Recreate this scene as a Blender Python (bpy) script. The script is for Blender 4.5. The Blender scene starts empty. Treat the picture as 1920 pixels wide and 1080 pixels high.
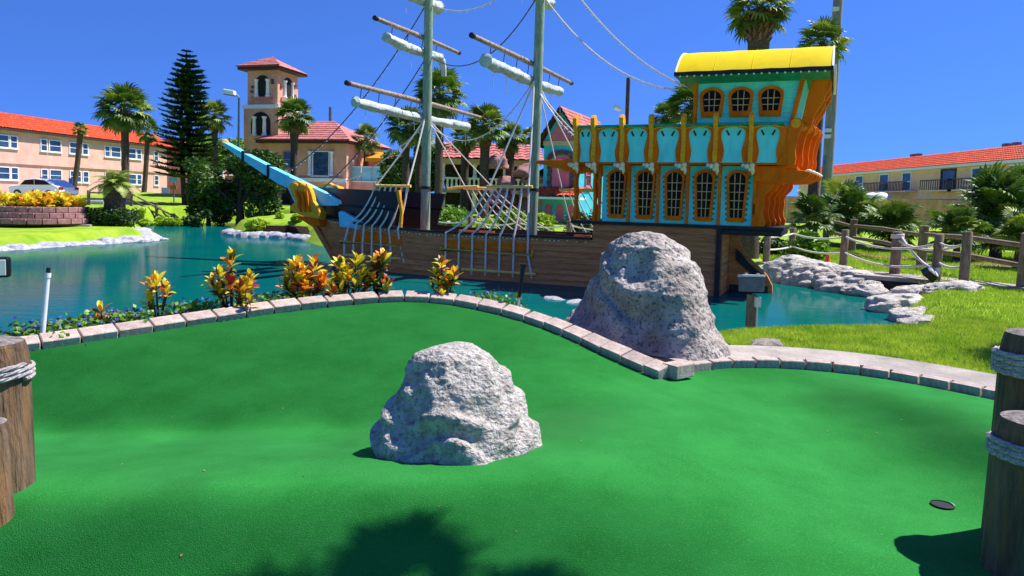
import bpy, bmesh, math, random
import numpy as np
from mathutils import Vector, Matrix, noise as mnoise
random.seed(7); rng = np.random.default_rng(11)
scene = bpy.context.scene; col = scene.collection
R = math.radians

# ---------------------------------------------------------------- camera
cam_d = bpy.data.cameras.new('camera'); cam = bpy.data.objects.new('camera', cam_d); col.objects.link(cam)
cam_d.sensor_width = 36; cam_d.lens = 24.0; cam_d.clip_end = 6000; cam_d.clip_start = 0.05
cam_d.shift_y = -0.0393
cam.matrix_world = Matrix.Translation((0, 0, 2.1)) @ Matrix.Rotation(R(86), 4, 'X') @ Matrix.Rotation(R(1.45), 4, 'Z')
scene.camera = cam

# ---------------------------------------------------------------- sky and sun
SUN_EL = R(59); SUN_AZ = math.atan2(0.95, 0.31)          # azimuth from +Y towards +X
world = bpy.data.worlds.new('World'); scene.world = world; world.use_nodes = True
wn = world.node_tree; wn.nodes.clear()
w_out = wn.nodes.new('ShaderNodeOutputWorld'); w_bg = wn.nodes.new('ShaderNodeBackground')
sky = wn.nodes.new('ShaderNodeTexSky'); sky.sky_type = 'NISHITA'; sky.sun_disc = False
sky.sun_elevation = SUN_EL; sky.sun_rotation = SUN_AZ
sk_tc = wn.nodes.new('ShaderNodeTexCoord'); sk_mp = wn.nodes.new('ShaderNodeMapping'); sk_mp.vector_type = 'POINT'
sk_mp.inputs['Location'].default_value = (0, 0, 0.20); sk_n = wn.nodes.new('ShaderNodeVectorMath'); sk_n.operation = 'NORMALIZE'
wn.links.new(sk_tc.outputs['Generated'], sk_mp.inputs[0]); wn.links.new(sk_mp.outputs[0], sk_n.inputs[0]); wn.links.new(sk_n.outputs[0], sky.inputs[0])
sky.altitude = 3000; sky.air_density = 1.0; sky.dust_density = 0.0; sky.ozone_density = 3.0
tint = wn.nodes.new('ShaderNodeMix'); tint.data_type = 'RGBA'; tint.blend_type = 'MULTIPLY'
tint.inputs[0].default_value = 1.0; tint.inputs[7].default_value = (0.19, 0.32, 0.585, 1)
wn.links.new(sky.outputs[0], tint.inputs[6]); wn.links.new(tint.outputs[2], w_bg.inputs[0])
w_bg.inputs[1].default_value = 0.15
wn.links.new(w_bg.outputs[0], w_out.inputs[0])
sun_d = bpy.data.lights.new('sun', 'SUN'); sun_d.energy = 2.9; sun_d.angle = R(0.5); sun_d.color = (1.0, 0.955, 0.88)
sun = bpy.data.objects.new('sun', sun_d); col.objects.link(sun)
sdir = Vector((math.sin(SUN_AZ)*math.cos(SUN_EL), math.cos(SUN_AZ)*math.cos(SUN_EL), math.sin(SUN_EL)))
sun.rotation_euler = sdir.to_track_quat('Z', 'Y').to_euler(); sun.location = (20, 8, 30)
scene.view_settings.view_transform = 'Standard'; scene.view_settings.look = 'None'
scene.view_settings.exposure = 1.48; scene.view_settings.gamma = 1.0
try: scene.view_settings.use_curve_mapping = False
except Exception: pass

# ---------------------------------------------------------------- materials
def lin(r, g, b):
    f = lambda c: (c/12.92 if c <= 0.04045 else ((c+0.055)/1.055)**2.4)
    return (f(r/255), f(g/255), f(b/255), 1)
def mat(name, c1, c2=None, rough=0.7, scale=6.0, detail=6, bump=0.0, bscale=None, metal=0.0, spec=0.4, stretch=(1, 1, 1),
        c3=None, s3=40.0, w3=0.5, lo=0.35, hi=0.65, per_obj=0.0, sheen=0.0, trans=0.0, bdist=0.02):
    m = bpy.data.materials.new(name); m.use_nodes = True; nt = m.node_tree; N = nt.nodes; Lk = nt.links
    bs = N['Principled BSDF']; bs.inputs['Roughness'].default_value = rough; bs.inputs['Metallic'].default_value = metal
    bs.inputs['Specular IOR Level'].default_value = spec
    c2 = c2 or tuple(v*0.78 for v in c1[:3])+(1,)
    tc = N.new('ShaderNodeTexCoord'); mp = N.new('ShaderNodeMapping'); mp.inputs['Scale'].default_value = stretch
    Lk.new(tc.outputs['Object'], mp.inputs[0])
    no = N.new('ShaderNodeTexNoise'); no.inputs['Scale'].default_value = scale; no.inputs['Detail'].default_value = detail
    no.inputs['Roughness'].default_value = 0.62
    Lk.new(mp.outputs[0], no.inputs['Vector'])
    rp = N.new('ShaderNodeValToRGB'); rp.color_ramp.elements[0].position = lo; rp.color_ramp.elements[1].position = hi
    rp.color_ramp.elements[0].color = c2; rp.color_ramp.elements[1].color = c1
    Lk.new(no.outputs['Fac'], rp.inputs[0]); out = rp.outputs[0]
    if c3:
        n3 = N.new('ShaderNodeTexNoise'); n3.inputs['Scale'].default_value = s3; n3.inputs['Detail'].default_value = 4
        Lk.new(mp.outputs[0], n3.inputs['Vector'])
        r3 = N.new('ShaderNodeValToRGB'); r3.color_ramp.elements[0].position = 0.52; r3.color_ramp.elements[1].position = 0.66
        r3.color_ramp.elements[0].color = (0, 0, 0, 1); r3.color_ramp.elements[1].color = (w3, w3, w3, 1)
        Lk.new(n3.outputs['Fac'], r3.inputs[0])
        mx = N.new('ShaderNodeMix'); mx.data_type = 'RGBA'; Lk.new(r3.outputs[0], mx.inputs[0]); Lk.new(out, mx.inputs[6])
        mx.inputs[7].default_value = c3; out = mx.outputs[2]
    if per_obj:
        oi = N.new('ShaderNodeObjectInfo'); hs = N.new('ShaderNodeHueSaturation')
        mr = N.new('ShaderNodeMapRange'); mr.inputs[3].default_value = 1-per_obj; mr.inputs[4].default_value = 1+per_obj
        Lk.new(oi.outputs['Random'], mr.inputs[0]); Lk.new(mr.outputs[0], hs.inputs['Value']); Lk.new(out, hs.inputs['Color']); out = hs.outputs[0]
    Lk.new(out, bs.inputs['Base Color'])
    if sheen:
        bs.inputs['Sheen Weight'].default_value = sheen; bs.inputs['Sheen Roughness'].default_value = 0.35
    if bump:
        nb = N.new('ShaderNodeTexNoise'); nb.inputs['Scale'].default_value = bscale or scale*4; nb.inputs['Detail'].default_value = 8
        Lk.new(mp.outputs[0], nb.inputs['Vector'])
        bp = N.new('ShaderNodeBump'); bp.inputs['Strength'].default_value = bump; bp.inputs['Distance'].default_value = bdist
        Lk.new(nb.outputs['Fac'], bp.inputs['Height']); Lk.new(bp.outputs[0], bs.inputs['Normal'])
    if trans:
        tr = N.new('ShaderNodeBsdfTranslucent'); Lk.new(out, tr.inputs[0]); ms = N.new('ShaderNodeMixShader'); ms.inputs[0].default_value = trans
        mo = N['Material Output']; Lk.new(bs.outputs[0], ms.inputs[1]); Lk.new(tr.outputs[0], ms.inputs[2]); Lk.new(ms.outputs[0], mo.inputs[0])
    return m
M = {}
M['turf'] = mat('turf', lin(42, 126, 54), lin(32, 111, 43), 0.95, 2.2, 12, 0.7, 190, spec=0.05, c3=lin(66, 146, 74), s3=130, w3=0.5, sheen=0.14, bdist=0.006)
M['turf'].node_tree.nodes['Principled BSDF'].inputs['Sheen Tint'].default_value = (0.5, 1.0, 0.45, 1)
M['lawn'] = mat('lawn', lin(150, 176, 50), lin(112, 148, 30), 0.9, 1.6, 8, 0.6, 40, spec=0.15, c3=lin(140, 150, 40), s3=4, w3=0.35)
M['blade'] = mat('grass_blade', lin(200, 216, 80), lin(150, 186, 48), 0.6, 2.5, 4, spec=0.3, trans=0.25)
M['mulch'] = mat('mulch', lin(62, 46, 40), lin(26, 19, 17), 0.95, 26, 8, 1.0, 60, spec=0.1, bdist=0.05)
M['brick'] = mat('paving_brick', lin(196, 178, 168), lin(158, 138, 128), 0.85, 9, 8, 0.35, 60, c3=lin(120, 100, 90), s3=55, w3=0.5, per_obj=0.1)
M['concrete'] = mat('concrete', lin(172, 162, 154), lin(136, 128, 122), 0.9, 3, 8, 0.3, 40, c3=lin(130, 122, 116), s3=30, w3=0.4)
M['road'] = mat('pale_asphalt', lin(196, 194, 196), lin(178, 176, 178), 0.9, 2, 6)
M['rock'] = mat('pale_rock', lin(194, 187, 180), lin(142, 134, 127), 0.95, 14, 12, 1.0, 46, c3=lin(56, 50, 48), s3=38, w3=0.5, lo=0.3, hi=0.6, bdist=0.03)
M['rock_big'] = mat('grey_rock', lin(190, 180, 172), lin(124, 113, 106), 0.95, 3.4, 10, 1.0, 20, c3=lin(60, 48, 48), s3=30, w3=0.75, lo=0.3, hi=0.62, bdist=0.05)
M['rim'] = mat('rim_rock', lin(208, 202, 196), lin(166, 158, 150), 0.9, 5, 8, 0.8, 16, c3=lin(98, 90, 88), s3=9, w3=0.6, bdist=0.05)
M['white_rock'] = mat('white_rock', lin(196, 196, 200), lin(146, 146, 154), 0.9, 4, 8, 0.7, 12, c3=lin(110, 108, 118), s3=9, w3=0.5, bdist=0.05)
M['plank'] = mat('ship_plank', lin(226, 146, 92), lin(200, 120, 72), 0.9, 5, 8, 0.3, 40, stretch=(0.25, 0.25, 2.5), c3=lin(160, 88, 50), s3=16, w3=0.5, per_obj=0.1, spec=0.06)
M['plank_dk'] = mat('dark_timber', lin(44, 36, 38), lin(24, 20, 24), 0.6, 6, 6, 0.2, 40)
M['black'] = mat('black_paint', lin(24, 24, 32), lin(14, 14, 20), 0.45, 6, 6, 0.1, 30)
M['navy'] = mat('navy_paint', lin(20, 24, 44), lin(12, 14, 28), 0.5, 5, 6, 0.1, 30)
M['orange'] = mat('orange_paint', lin(250, 124, 12), lin(234, 102, 8), 0.6, 5, 8, 0.12, 30, spec=0.12, c3=lin(196, 88, 10), s3=6, w3=0.4, stretch=(1, 1, .35))
M['gold'] = mat('gold_paint', lin(255, 186, 56), lin(255, 160, 34), 0.6, 7, 8, 0.15, 30, spec=0.12, c3=lin(176, 104, 20), s3=20, w3=0.4)
M['cream'] = mat('cream_paint', lin(255, 244, 214), lin(250, 222, 164), 0.5, 12, 6, 0.1, 30)
M['teal'] = mat('turquoise_paint', lin(130, 246, 240), lin(110, 236, 232), 0.6, 4, 8, 0.1, 30, spec=0.15, c3=lin(84, 212, 214), s3=5, w3=0.5, stretch=(1, 1, .35))
M['green'] = mat('green_trim', lin(20, 160, 120), lin(14, 130, 96), 0.5, 5, 6)
M['aqua'] = mat('pale_aqua_paint', lin(126, 222, 244), lin(104, 206, 234), 0.5, 4, 8, 0.1, 30, c3=lin(60, 160, 196), s3=14, w3=0.3)
M['yellow'] = mat('yellow_canvas', lin(228, 200, 0), lin(220, 188, 0), 0.75, 1.6, 6, 0.05, 8, spec=0.1, c3=lin(206, 168, 0), s3=3, w3=0.3)
M['mast'] = mat('weathered_green_mast', lin(158, 176, 156), lin(114, 140, 120), 0.85, 10, 8, 0.5, 50, stretch=(2, 2, 0.35), c3=lin(90, 150, 120), s3=8, w3=0.6)
M['spar'] = mat('weathered_spar', lin(176, 158, 142), lin(124, 106, 94), 0.85, 12, 8, 0.4, 50, c3=lin(52, 42, 40), s3=20, w3=0.5)
M['canvas'] = mat('sail_canvas', lin(204, 210, 206), lin(170, 180, 178), 0.9, 5, 8, 0.5, 10, c3=lin(170, 186, 184), s3=7, w3=0.4, bdist=0.04)
M['rope'] = mat('rope', lin(240, 234, 226), lin(206, 196, 188), 0.9, 60, 3, 0.4, 160)
M['rope_post'] = mat('piling_rope', lin(196, 188, 188), lin(140, 132, 136), 0.95, 60, 3, 0.5, 160, c3=lin(96, 88, 90), s3=9, w3=0.5)
M['rope_dk'] = mat('dark_rope', lin(108, 104, 120), lin(74, 72, 88), 0.9, 60, 3, 0.4, 160)
M['bamboo'] = mat('bamboo', lin(255, 214, 120), lin(240, 186, 84), 0.6, 8, 5, 0.1, 30)
M['bulb'] = mat('bulb_glass', lin(246, 246, 250), lin(236, 236, 244), 0.2, 5, 2)
M['dark_glass'] = mat('dark_glass', lin(30, 26, 28), lin(20, 17, 20), 0.25, 2, 2, spec=0.08)
M['muntin'] = mat('muntin_paint', lin(236, 190, 130), lin(216, 164, 100), 0.55, 9, 5)
M['post'] = mat('piling_wood', lin(132, 106, 82), lin(64, 50, 40), 0.9, 7, 10, 0.9, 26, stretch=(2.4, 2.4, 0.3), c3=lin(150, 104, 58), s3=5, w3=0.55, lo=0.3, hi=0.65, bdist=0.03)
M['post_top'] = mat('piling_top', lin(150, 142, 138), lin(92, 84, 82), 0.95, 26, 8, 0.9, 60)
M['fence'] = mat('fence_wood', lin(156, 134, 114), lin(102, 84, 70), 0.9, 8, 8, 0.6, 40, stretch=(2, 2, 0.4), c3=lin(64, 54, 52), s3=9, w3=0.5)
M['palm_leaf'] = mat('palm_leaf', lin(104, 134, 46), lin(48, 80, 26), 0.5, 1.2, 4, spec=0.45, per_obj=0.35, trans=0.2)
M['palm_lite'] = mat('palm_leaf_light', lin(160, 172, 66), lin(100, 130, 40), 0.5, 1.2, 4, spec=0.45, per_obj=0.3, trans=0.2)
M['palm_dry'] = mat('palm_leaf_dry', lin(150, 120, 74), lin(108, 82, 50), 0.7, 1.2, 4, per_obj=0.25)
M['palm_trunk'] = mat('palm_trunk', lin(112, 94, 80), lin(64, 52, 46), 0.95, 9, 8, 0.9, 24, stretch=(1, 1, 3), bdist=0.05)
M['boot'] = mat('palm_boot', lin(132, 100, 84), lin(74, 52, 46), 0.9, 7, 6, 0.4, 30, per_obj=0.25)
M['leaf_a'] = mat('tree_leaf', lin(84, 120, 36), lin(38, 70, 18), 0.55, 0.9, 4, spec=0.4, trans=0.2)
M['leaf_b'] = mat('shrub_leaf', lin(132, 172, 44), lin(70, 116, 24), 0.5, 1.6, 4, spec=0.45, trans=0.2)
M['leaf_c'] = mat('hedge_leaf', lin(64, 98, 34), lin(34, 60, 20), 0.6, 3, 4, spec=0.35)
M['leaf_y'] = mat('bright_leaf', lin(176, 200, 40), lin(120, 162, 28), 0.5, 3, 4, trans=0.25)
M['needle'] = mat('pine_needle', lin(58, 90, 52), lin(32, 58, 36), 0.7, 1.0, 4, spec=0.25)
M['bark'] = mat('bark', lin(92, 74, 64), lin(54, 42, 38), 0.95, 10, 8, 0.8, 30, stretch=(1, 1, 0.4))
M['cr_y'] = mat('croton_yellow', lin(255, 226, 50), lin(226, 206, 50), 0.4, 14, 4, spec=0.4, c3=lin(150, 172, 40), s3=26, w3=0.45, per_obj=0.1, trans=0.3)
M['cr_o'] = mat('croton_orange', lin(252, 170, 50), lin(236, 104, 36), 0.4, 12, 4, spec=0.4, c3=lin(250, 206, 60), s3=20, w3=0.6, per_obj=0.12, trans=0.3)
M['cr_r'] = mat('croton_red', lin(176, 46, 44), lin(100, 26, 34), 0.4, 12, 4, spec=0.5, c3=lin(200, 84, 60), s3=22, w3=0.5, per_obj=0.2, trans=0.15)
M['cr_g'] = mat('croton_green', lin(70, 106, 34), lin(30, 52, 24), 0.4, 12, 4, spec=0.5, c3=lin(196, 186, 50), s3=22, w3=0.6, per_obj=0.2, trans=0.15)
M['violet'] = mat('violet_petal', lin(112, 96, 214), lin(84, 70, 190), 0.6, 8, 3, trans=0.2)
M['stucco'] = mat('peach_stucco', lin(224, 180, 166), lin(208, 162, 148), 0.9, 1.2, 8, 0.2, 30)
M['stucco2'] = mat('tan_stucco', lin(226, 170, 142), lin(208, 150, 122), 0.9, 1.2, 8, 0.2, 30)
M['stucco_r'] = mat('beige_stucco', lin(252, 208, 176), lin(240, 190, 156), 0.9, 1.2, 8, 0.2, 30)
M['tile_o'] = mat('orange_roof_tile', lin(216, 70, 24), lin(182, 50, 16), 0.75, 1.4, 8, 0.5, 8, c3=lin(240, 128, 70), s3=5, w3=0.5, per_obj=0.12, stretch=(1, 1, 1))
M['tile_p'] = mat('pink_roof_tile', lin(196, 116, 108), lin(150, 76, 76), 0.8, 2.6, 8, 0.5, 10, c3=lin(216, 156, 140), s3=6, w3=0.55, per_obj=0.16)
M['white'] = mat('white_paint', lin(240, 240, 242), lin(222, 222, 226), 0.5, 4, 5)
M['trim_dk'] = mat('dark_eave', lin(72, 50, 46), lin(48, 34, 34), 0.7, 5, 5)
M['coral'] = mat('coral_trim', lin(216, 128, 112), lin(196, 108, 96), 0.7, 5, 5)
M['h_teal'] = mat('house_turquoise', lin(76, 196, 220), lin(60, 176, 204), 0.75, 2, 8, 0.15, 20)
M['h_pink'] = mat('house_pink', lin(226, 118, 146), lin(206, 98, 128), 0.75, 2, 8, 0.15, 20)
M['h_tan'] = mat('house_tan', lin(226, 190, 150), lin(206, 166, 128), 0.8, 2, 8)
M['stone'] = mat('house_stone', lin(120, 92, 92), lin(70, 52, 56), 0.9, 6, 8, 0.6, 20, per_obj=0.25)
M['planter'] = mat('planter_block', lin(170, 122, 120), lin(142, 98, 100), 0.9, 5, 8, 0.5, 30, stretch=(1, 1, 1), c3=lin(204, 166, 166), s3=9, w3=0.5)
M['pane'] = mat('window_pane', lin(58, 84, 112), lin(38, 60, 86), 0.06, 0.6, 3, spec=0.7)
M['rail_dk'] = mat('balcony_metal', lin(84, 66, 64), lin(60, 46, 46), 0.6, 5, 4)
M['pole_c'] = mat('concrete_pole', lin(150, 146, 140), lin(116, 114, 110), 0.9, 5, 8, 0.3, 30, stretch=(1, 1, 0.2))
M['pole_g'] = mat('pole_green_base', lin(74, 130, 118), lin(56, 104, 96), 0.8, 6, 6)
M['metal'] = mat('grey_metal', lin(112, 124, 126), lin(86, 98, 102), 0.5, 5, 5, metal=0.3)
M['metal_lt'] = mat('pale_metal', lin(222, 222, 226), lin(200, 200, 206), 0.35, 6, 4, metal=0.1)
M['box_grey'] = mat('floodlight_grey', lin(104, 112, 122), lin(80, 88, 98), 0.5, 8, 5)
M['cone'] = mat('cone_orange', lin(244, 96, 30), lin(226, 78, 20), 0.5, 6, 3)
M['car'] = mat('car_white', lin(236, 238, 242), lin(230, 232, 238), 0.15, 2, 2, spec=0.6)
M['tyre'] = mat('tyre', lin(32, 32, 34), lin(24, 24, 26), 0.8, 8, 3)
M['lamp_red'] = mat('tail_lamp', lin(176, 30, 30), lin(140, 22, 22), 0.25, 8, 3)
M['blue'] = mat('blue_sign', lin(70, 90, 210), lin(60, 80, 190), 0.5, 5, 3)
M['fence_tan'] = mat('tan_board', lin(206, 160, 118), lin(180, 134, 96), 0.85, 3, 8, per_obj=0.1)
M['awning'] = mat('orange_awning', lin(244, 158, 30), lin(230, 130, 20), 0.7, 3, 5)
M['glass_teal'] = mat('tinted_glass', lin(150, 214, 214), lin(130, 200, 204), 0.08, 2, 3, spec=0.6)
M['dirt'] = mat('bare_earth', lin(150, 116, 96), lin(120, 92, 72), 0.95, 3, 8, 0.5, 20)
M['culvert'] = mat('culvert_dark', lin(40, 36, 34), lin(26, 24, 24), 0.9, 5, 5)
M['cup'] = mat('cup_dark', lin(20, 20, 22), lin(14, 14, 16), 0.6, 5, 5)
def water_mat():
    m = bpy.data.materials.new('pond_water'); m.use_nodes = True; nt = m.node_tree; N = nt.nodes; Lk = nt.links
    N.remove(N['Principled BSDF']); df = N.new('ShaderNodeBsdfDiffuse'); gl = N.new('ShaderNodeBsdfGlossy'); gl.inputs['Roughness'].default_value = 0.06
    fr = N.new('ShaderNodeFresnel'); fr.inputs['IOR'].default_value = 1.33; mu = N.new('ShaderNodeMath'); mu.operation = 'MULTIPLY'; mu.inputs[1].default_value = 0.5
    ms = N.new('ShaderNodeMixShader'); Lk.new(fr.outputs[0], mu.inputs[0]); Lk.new(mu.outputs[0], ms.inputs[0]); Lk.new(df.outputs[0], ms.inputs[1]); Lk.new(gl.outputs[0], ms.inputs[2]); Lk.new(ms.outputs[0], N['Material Output'].inputs[0])
    tc = N.new('ShaderNodeTexCoord')
    n1 = N.new('ShaderNodeTexNoise'); n1.inputs['Scale'].default_value = 0.3; n1.inputs['Detail'].default_value = 5
    rp = N.new('ShaderNodeValToRGB'); rp.color_ramp.elements[0].position = .35; rp.color_ramp.elements[1].position = .65
    rp.color_ramp.elements[0].color = lin(0, 80, 88); rp.color_ramp.elements[1].color = lin(2, 92, 82)
    Lk.new(tc.outputs['Object'], n1.inputs['Vector']); Lk.new(n1.outputs['Fac'], rp.inputs[0]); Lk.new(rp.outputs[0], df.inputs['Color'])
    mp = N.new('ShaderNodeMapping'); mp.inputs['Scale'].default_value = (1.0, 2.2, 1); Lk.new(tc.outputs['Object'], mp.inputs[0])
    n2 = N.new('ShaderNodeTexNoise'); n2.inputs['Scale'].default_value = 2.0; n2.inputs['Detail'].default_value = 6; Lk.new(mp.outputs[0], n2.inputs['Vector'])
    bp = N.new('ShaderNodeBump'); bp.inputs['Strength'].default_value = 0.16; bp.inputs['Distance'].default_value = 0.03
    Lk.new(n2.outputs['Fac'], bp.inputs['Height']); Lk.new(bp.outputs[0], gl.inputs['Normal']); Lk.new(bp.outputs[0], fr.inputs['Normal'])
    return m
M['water'] = water_mat()

# ---------------------------------------------------------------- helpers
ORG = {}
def setp(o, label=None, cat=None, group=None, kind=None):
    if label: o['label'] = label
    if cat: o['category'] = cat
    if group: o['group'] = group
    if kind: o['kind'] = kind
    return o
def thing(name, loc, label, cat, group=None):
    o = bpy.data.objects.new(name, None); o.empty_display_size = 0.2; col.objects.link(o)
    o.location = loc; ORG[o.name] = Vector(loc); return setp(o, label, cat, group)
def add(name, me, parent=None, loc=None, mtx=None):
    o = bpy.data.objects.new(name, me); col.objects.link(o)
    if parent: o.parent = parent
    if mtx is not None: o.matrix_local = mtx
    elif loc is not None: o.location = loc
    return o
def inst(name, me, parent, wmtx):
    """a copy of a shared mesh placed by a world matrix under a parent whose frame is a pure translation"""
    org = ORG[parent.name] if parent else Vector((0, 0, 0))
    o = add(name, me, parent, mtx=Matrix.Translation(-org) @ wmtx)
    ORG[o.name] = org
    return o
class MB:
    def __init__(s, f=None): s.v = []; s.f = []; s.map = f
    def pts(s, P, F):
        b = len(s.v); s.v += [tuple(p) for p in P]; s.f += [tuple(i+b for i in q) for q in F]; return s
    def box(s, c, size, rot=None, taper=1.0):
        c = Vector(c); hx, hy, hz = (v/2 for v in size); P = []
        for z in (-1, 1):
            t = taper if z > 0 else 1
            for x, y in ((-1, -1), (1, -1), (1, 1), (-1, 1)):
                p = Vector((x*hx*t, y*hy*t, z*hz))
                P.append(c + (rot @ p if rot else p))
        return s.pts(P, [(3, 2, 1, 0), (4, 5, 6, 7), (0, 1, 5, 4), (1, 2, 6, 5), (2, 3, 7, 6), (3, 0, 4, 7)])
    def box2(s, a, b):
        return s.box([(a[i]+b[i])/2 for i in range(3)], [abs(b[i]-a[i]) for i in range(3)])
    def tube(s, path, r, n=8, cap=True):
        path = [Vector(p) for p in path]; k = len(path); rr = r if isinstance(r, (list, tuple)) else [r]*k
        P = []; F = []; up = None
        for i, p in enumerate(path):
            t = (path[min(i+1, k-1)] - path[max(i-1, 0)]).normalized()
            if up is None: up = Vector((0, 0, 1)) if abs(t.z) < 0.9 else Vector((1, 0, 0))
            x = t.cross(up)
            if x.length < 1e-4: x = t.orthogonal()
            x.normalize(); y = t.cross(x).normalized(); up = -y if False else up
            for j in range(n):
                a = 2*math.pi*j/n; P.append(p + (x*math.cos(a) + y*math.sin(a))*rr[i])
        for i in range(k-1):
            for j in range(n):
                F.append((i*n+j, i*n+(j+1) % n, (i+1)*n+(j+1) % n, (i+1)*n+j))
        if cap: F.append(tuple(range(n-1, -1, -1))); F.append(tuple((k-1)*n+j for j in range(n)))
        return s.pts(P, F)
    def lathe(s, c, prof, n=16, cap=True):
        c = Vector(c); P = []; F = []; k = len(prof)
        for r, z in prof:
            for j in range(n):
                a = 2*math.pi*j/n; P.append(c + Vector((r*math.cos(a), r*math.sin(a), z)))
        for i in range(k-1):
            for j in range(n): F.append((i*n+j, i*n+(j+1) % n, (i+1)*n+(j+1) % n, (i+1)*n+j))
        if cap: F.append(tuple(range(n-1, -1, -1))); F.append(tuple((k-1)*n+j for j in range(n)))
        return s.pts(P, F)
    def ball(s, c, r, n=8, m=5, sc=(1, 1, 1)):
        c = Vector(c); P = []; F = []
        for i in range(m+1):
            t = math.pi*i/m
            for j in range(n):
                a = 2*math.pi*j/n
                P.append(c + Vector((r*sc[0]*math.sin(t)*math.cos(a), r*sc[1]*math.sin(t)*math.sin(a), r*sc[2]*math.cos(t))))
        for i in range(m):
            for j in range(n): F.append((i*n+j, (i+1)*n+j, (i+1)*n+(j+1) % n, i*n+(j+1) % n))
        return s.pts(P, F)
    def prism(s, poly, fn, d0, d1):
        """2-D outline extruded: fn(u, v, d) -> point"""
        k = len(poly)
        P = [fn(u, v, d0) for u, v in poly] + [fn(u, v, d1) for u, v in poly]
        F = [tuple(range(k-1, -1, -1)), tuple(range(k, 2*k))] + [(i, (i+1) % k, k+(i+1) % k, k+i) for i in range(k)]
        return s.pts(P, F)
    def mesh(s, name, m, org=(0, 0, 0), smooth=False, fix=True):
        org = Vector(org); V = [(s.map(*p) if s.map else Vector(p)) - org for p in s.v]
        me = bpy.data.meshes.new(name); me.from_pydata(V, [], s.f)
        if fix:
            bm = bmesh.new(); bm.from_mesh(me); bmesh.ops.recalc_face_normals(bm, faces=bm.faces); bm.to_mesh(me); bm.free()
        if m: me.materials.append(m)
        if smooth: me.polygons.foreach_set('use_smooth', [True]*len(me.polygons))
        me.update(); return me
    def build(s, name, m, parent=None, org=None, smooth=False, fix=True):
        if parent: o3 = ORG[parent.name]
        elif org is not None: o3 = Vector(org)
        else:
            V = [(s.map(*p) if s.map else Vector(p)) for p in s.v]
            o3 = Vector(((min(p[0] for p in V)+max(p[0] for p in V))/2, (min(p[1] for p in V)+max(p[1] for p in V))/2, min(p[2] for p in V)))
        me = s.mesh(name, M[m] if isinstance(m, str) else m, o3, smooth, fix)
        o = add(name, me, parent, None if parent else o3); ORG[o.name] = o3
        if smooth: smooth_by_angle(me)
        return o
def smooth_by_angle(me, ang=40):
    try: me.set_sharp_from_angle(angle=R(ang))
    except Exception: pass
def bevel(o, w, seg=2):
    b = o.modifiers.new('bevel', 'BEVEL'); b.width = w; b.segments = seg; b.limit_method = 'ANGLE'; return o
def rotz(a): return Matrix.Rotation(a, 3, 'Z')
def catenary(a, b, sag, n=16):
    a = Vector(a); b = Vector(b)
    return [a.lerp(b, i/n) - Vector((0, 0, sag*4*(i/n)*(1-i/n))) for i in range(n+1)]
def raw_mesh(name, V, F, m):
    me = bpy.data.meshes.new(name); V = np.asarray(V, dtype=np.float32); F = np.asarray(F, dtype=np.int32)
    me.vertices.add(len(V)); me.vertices.foreach_set('co', V.ravel()); k = F.shape[1]
    me.loops.add(F.size); me.loops.foreach_set('vertex_index', F.ravel())
    me.polygons.add(len(F)); me.polygons.foreach_set('loop_start', np.arange(0, F.size, k, dtype=np.int32))
    me.update(calc_edges=True); me.validate(); me.materials.append(m); return me
# ================================================================ LARGE STRUCTURE
def pip(px, py, poly):
    px = np.asarray(px, float); py = np.asarray(py, float); ins = np.zeros(px.shape, bool); n = len(poly)
    for i in range(n):
        x1, y1 = poly[i]; x2, y2 = poly[(i+1) % n]
        c = ((y1 > py) != (y2 > py)); xi = (x2-x1)*(py-y1)/((y2-y1) if y2 != y1 else 1e-9)+x1
        ins ^= c & (px < xi)
    return ins
def pdist(px, py, poly, closed=True):
    px = np.asarray(px, float); py = np.asarray(py, float); best = np.full(px.shape, 1e9); n = len(poly)
    for i in range(n if closed else n-1):
        x1, y1 = poly[i]; x2, y2 = poly[(i+1) % n]; dx, dy = x2-x1, y2-y1
        t = np.clip(((px-x1)*dx+(py-y1)*dy)/(dx*dx+dy*dy+1e-12), 0, 1)
        best = np.minimum(best, np.hypot(px-x1-t*dx, py-y1-t*dy))
    return best
def smooth(pts, per=6):
    """Catmull-Rom through points of any dimension"""
    P = [np.array(p, float) for p in pts]; P = [2*P[0]-P[1]]+P+[2*P[-1]-P[-2]]; out = []
    for i in range(1, len(P)-2):
        for k in range(per):
            t = k/per; a, b, c, d = P[i-1], P[i], P[i+1], P[i+2]
            out.append(0.5*((2*b)+(-a+c)*t+(2*a-5*b+4*c-d)*t*t+(-a+3*b-3*c+d)*t**3))
    out.append(P[-2]); return out
sstep = lambda t: (lambda q: q*q*(3-2*q))(np.clip(t, 0, 1))

# border of the putting green: (x, y, z of the turf at the border)
BL = [(-6.2, 4.2, .62), (-4.95, 5.15, .66), (-4.1, 5.82, .70), (-3.0, 6.9, .78), (-2.25, 7.55, .83), (-1.5, 7.98, .86), (-.95, 8.05, .86), (-.43, 7.92, .82),
      (.12, 7.68, .74), (.6, 7.17, .66), (1.0, 6.58, .58), (1.36, 6.06, .52)]
BR = [(1.72, 6.42, .5), (2.05, 6.6, .5), (2.4, 6.68, .5), (2.85, 6.68, .5), (3.3, 6.55, .5), (3.66, 6.3, .5), (3.95, 6.0, .5), (4.2, 5.7, .5), (4.7, 5.1, .5), (5.3, 4.3, .5)]
BLs = smooth(BL); BRs = smooth(BR)
green_poly = [(-9, .2)] + [(-9, 3.0)] + [(p[0], p[1]) for p in BLs] + [(p[0], p[1]) for p in BRs] + [(5.6, .2)]
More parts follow.
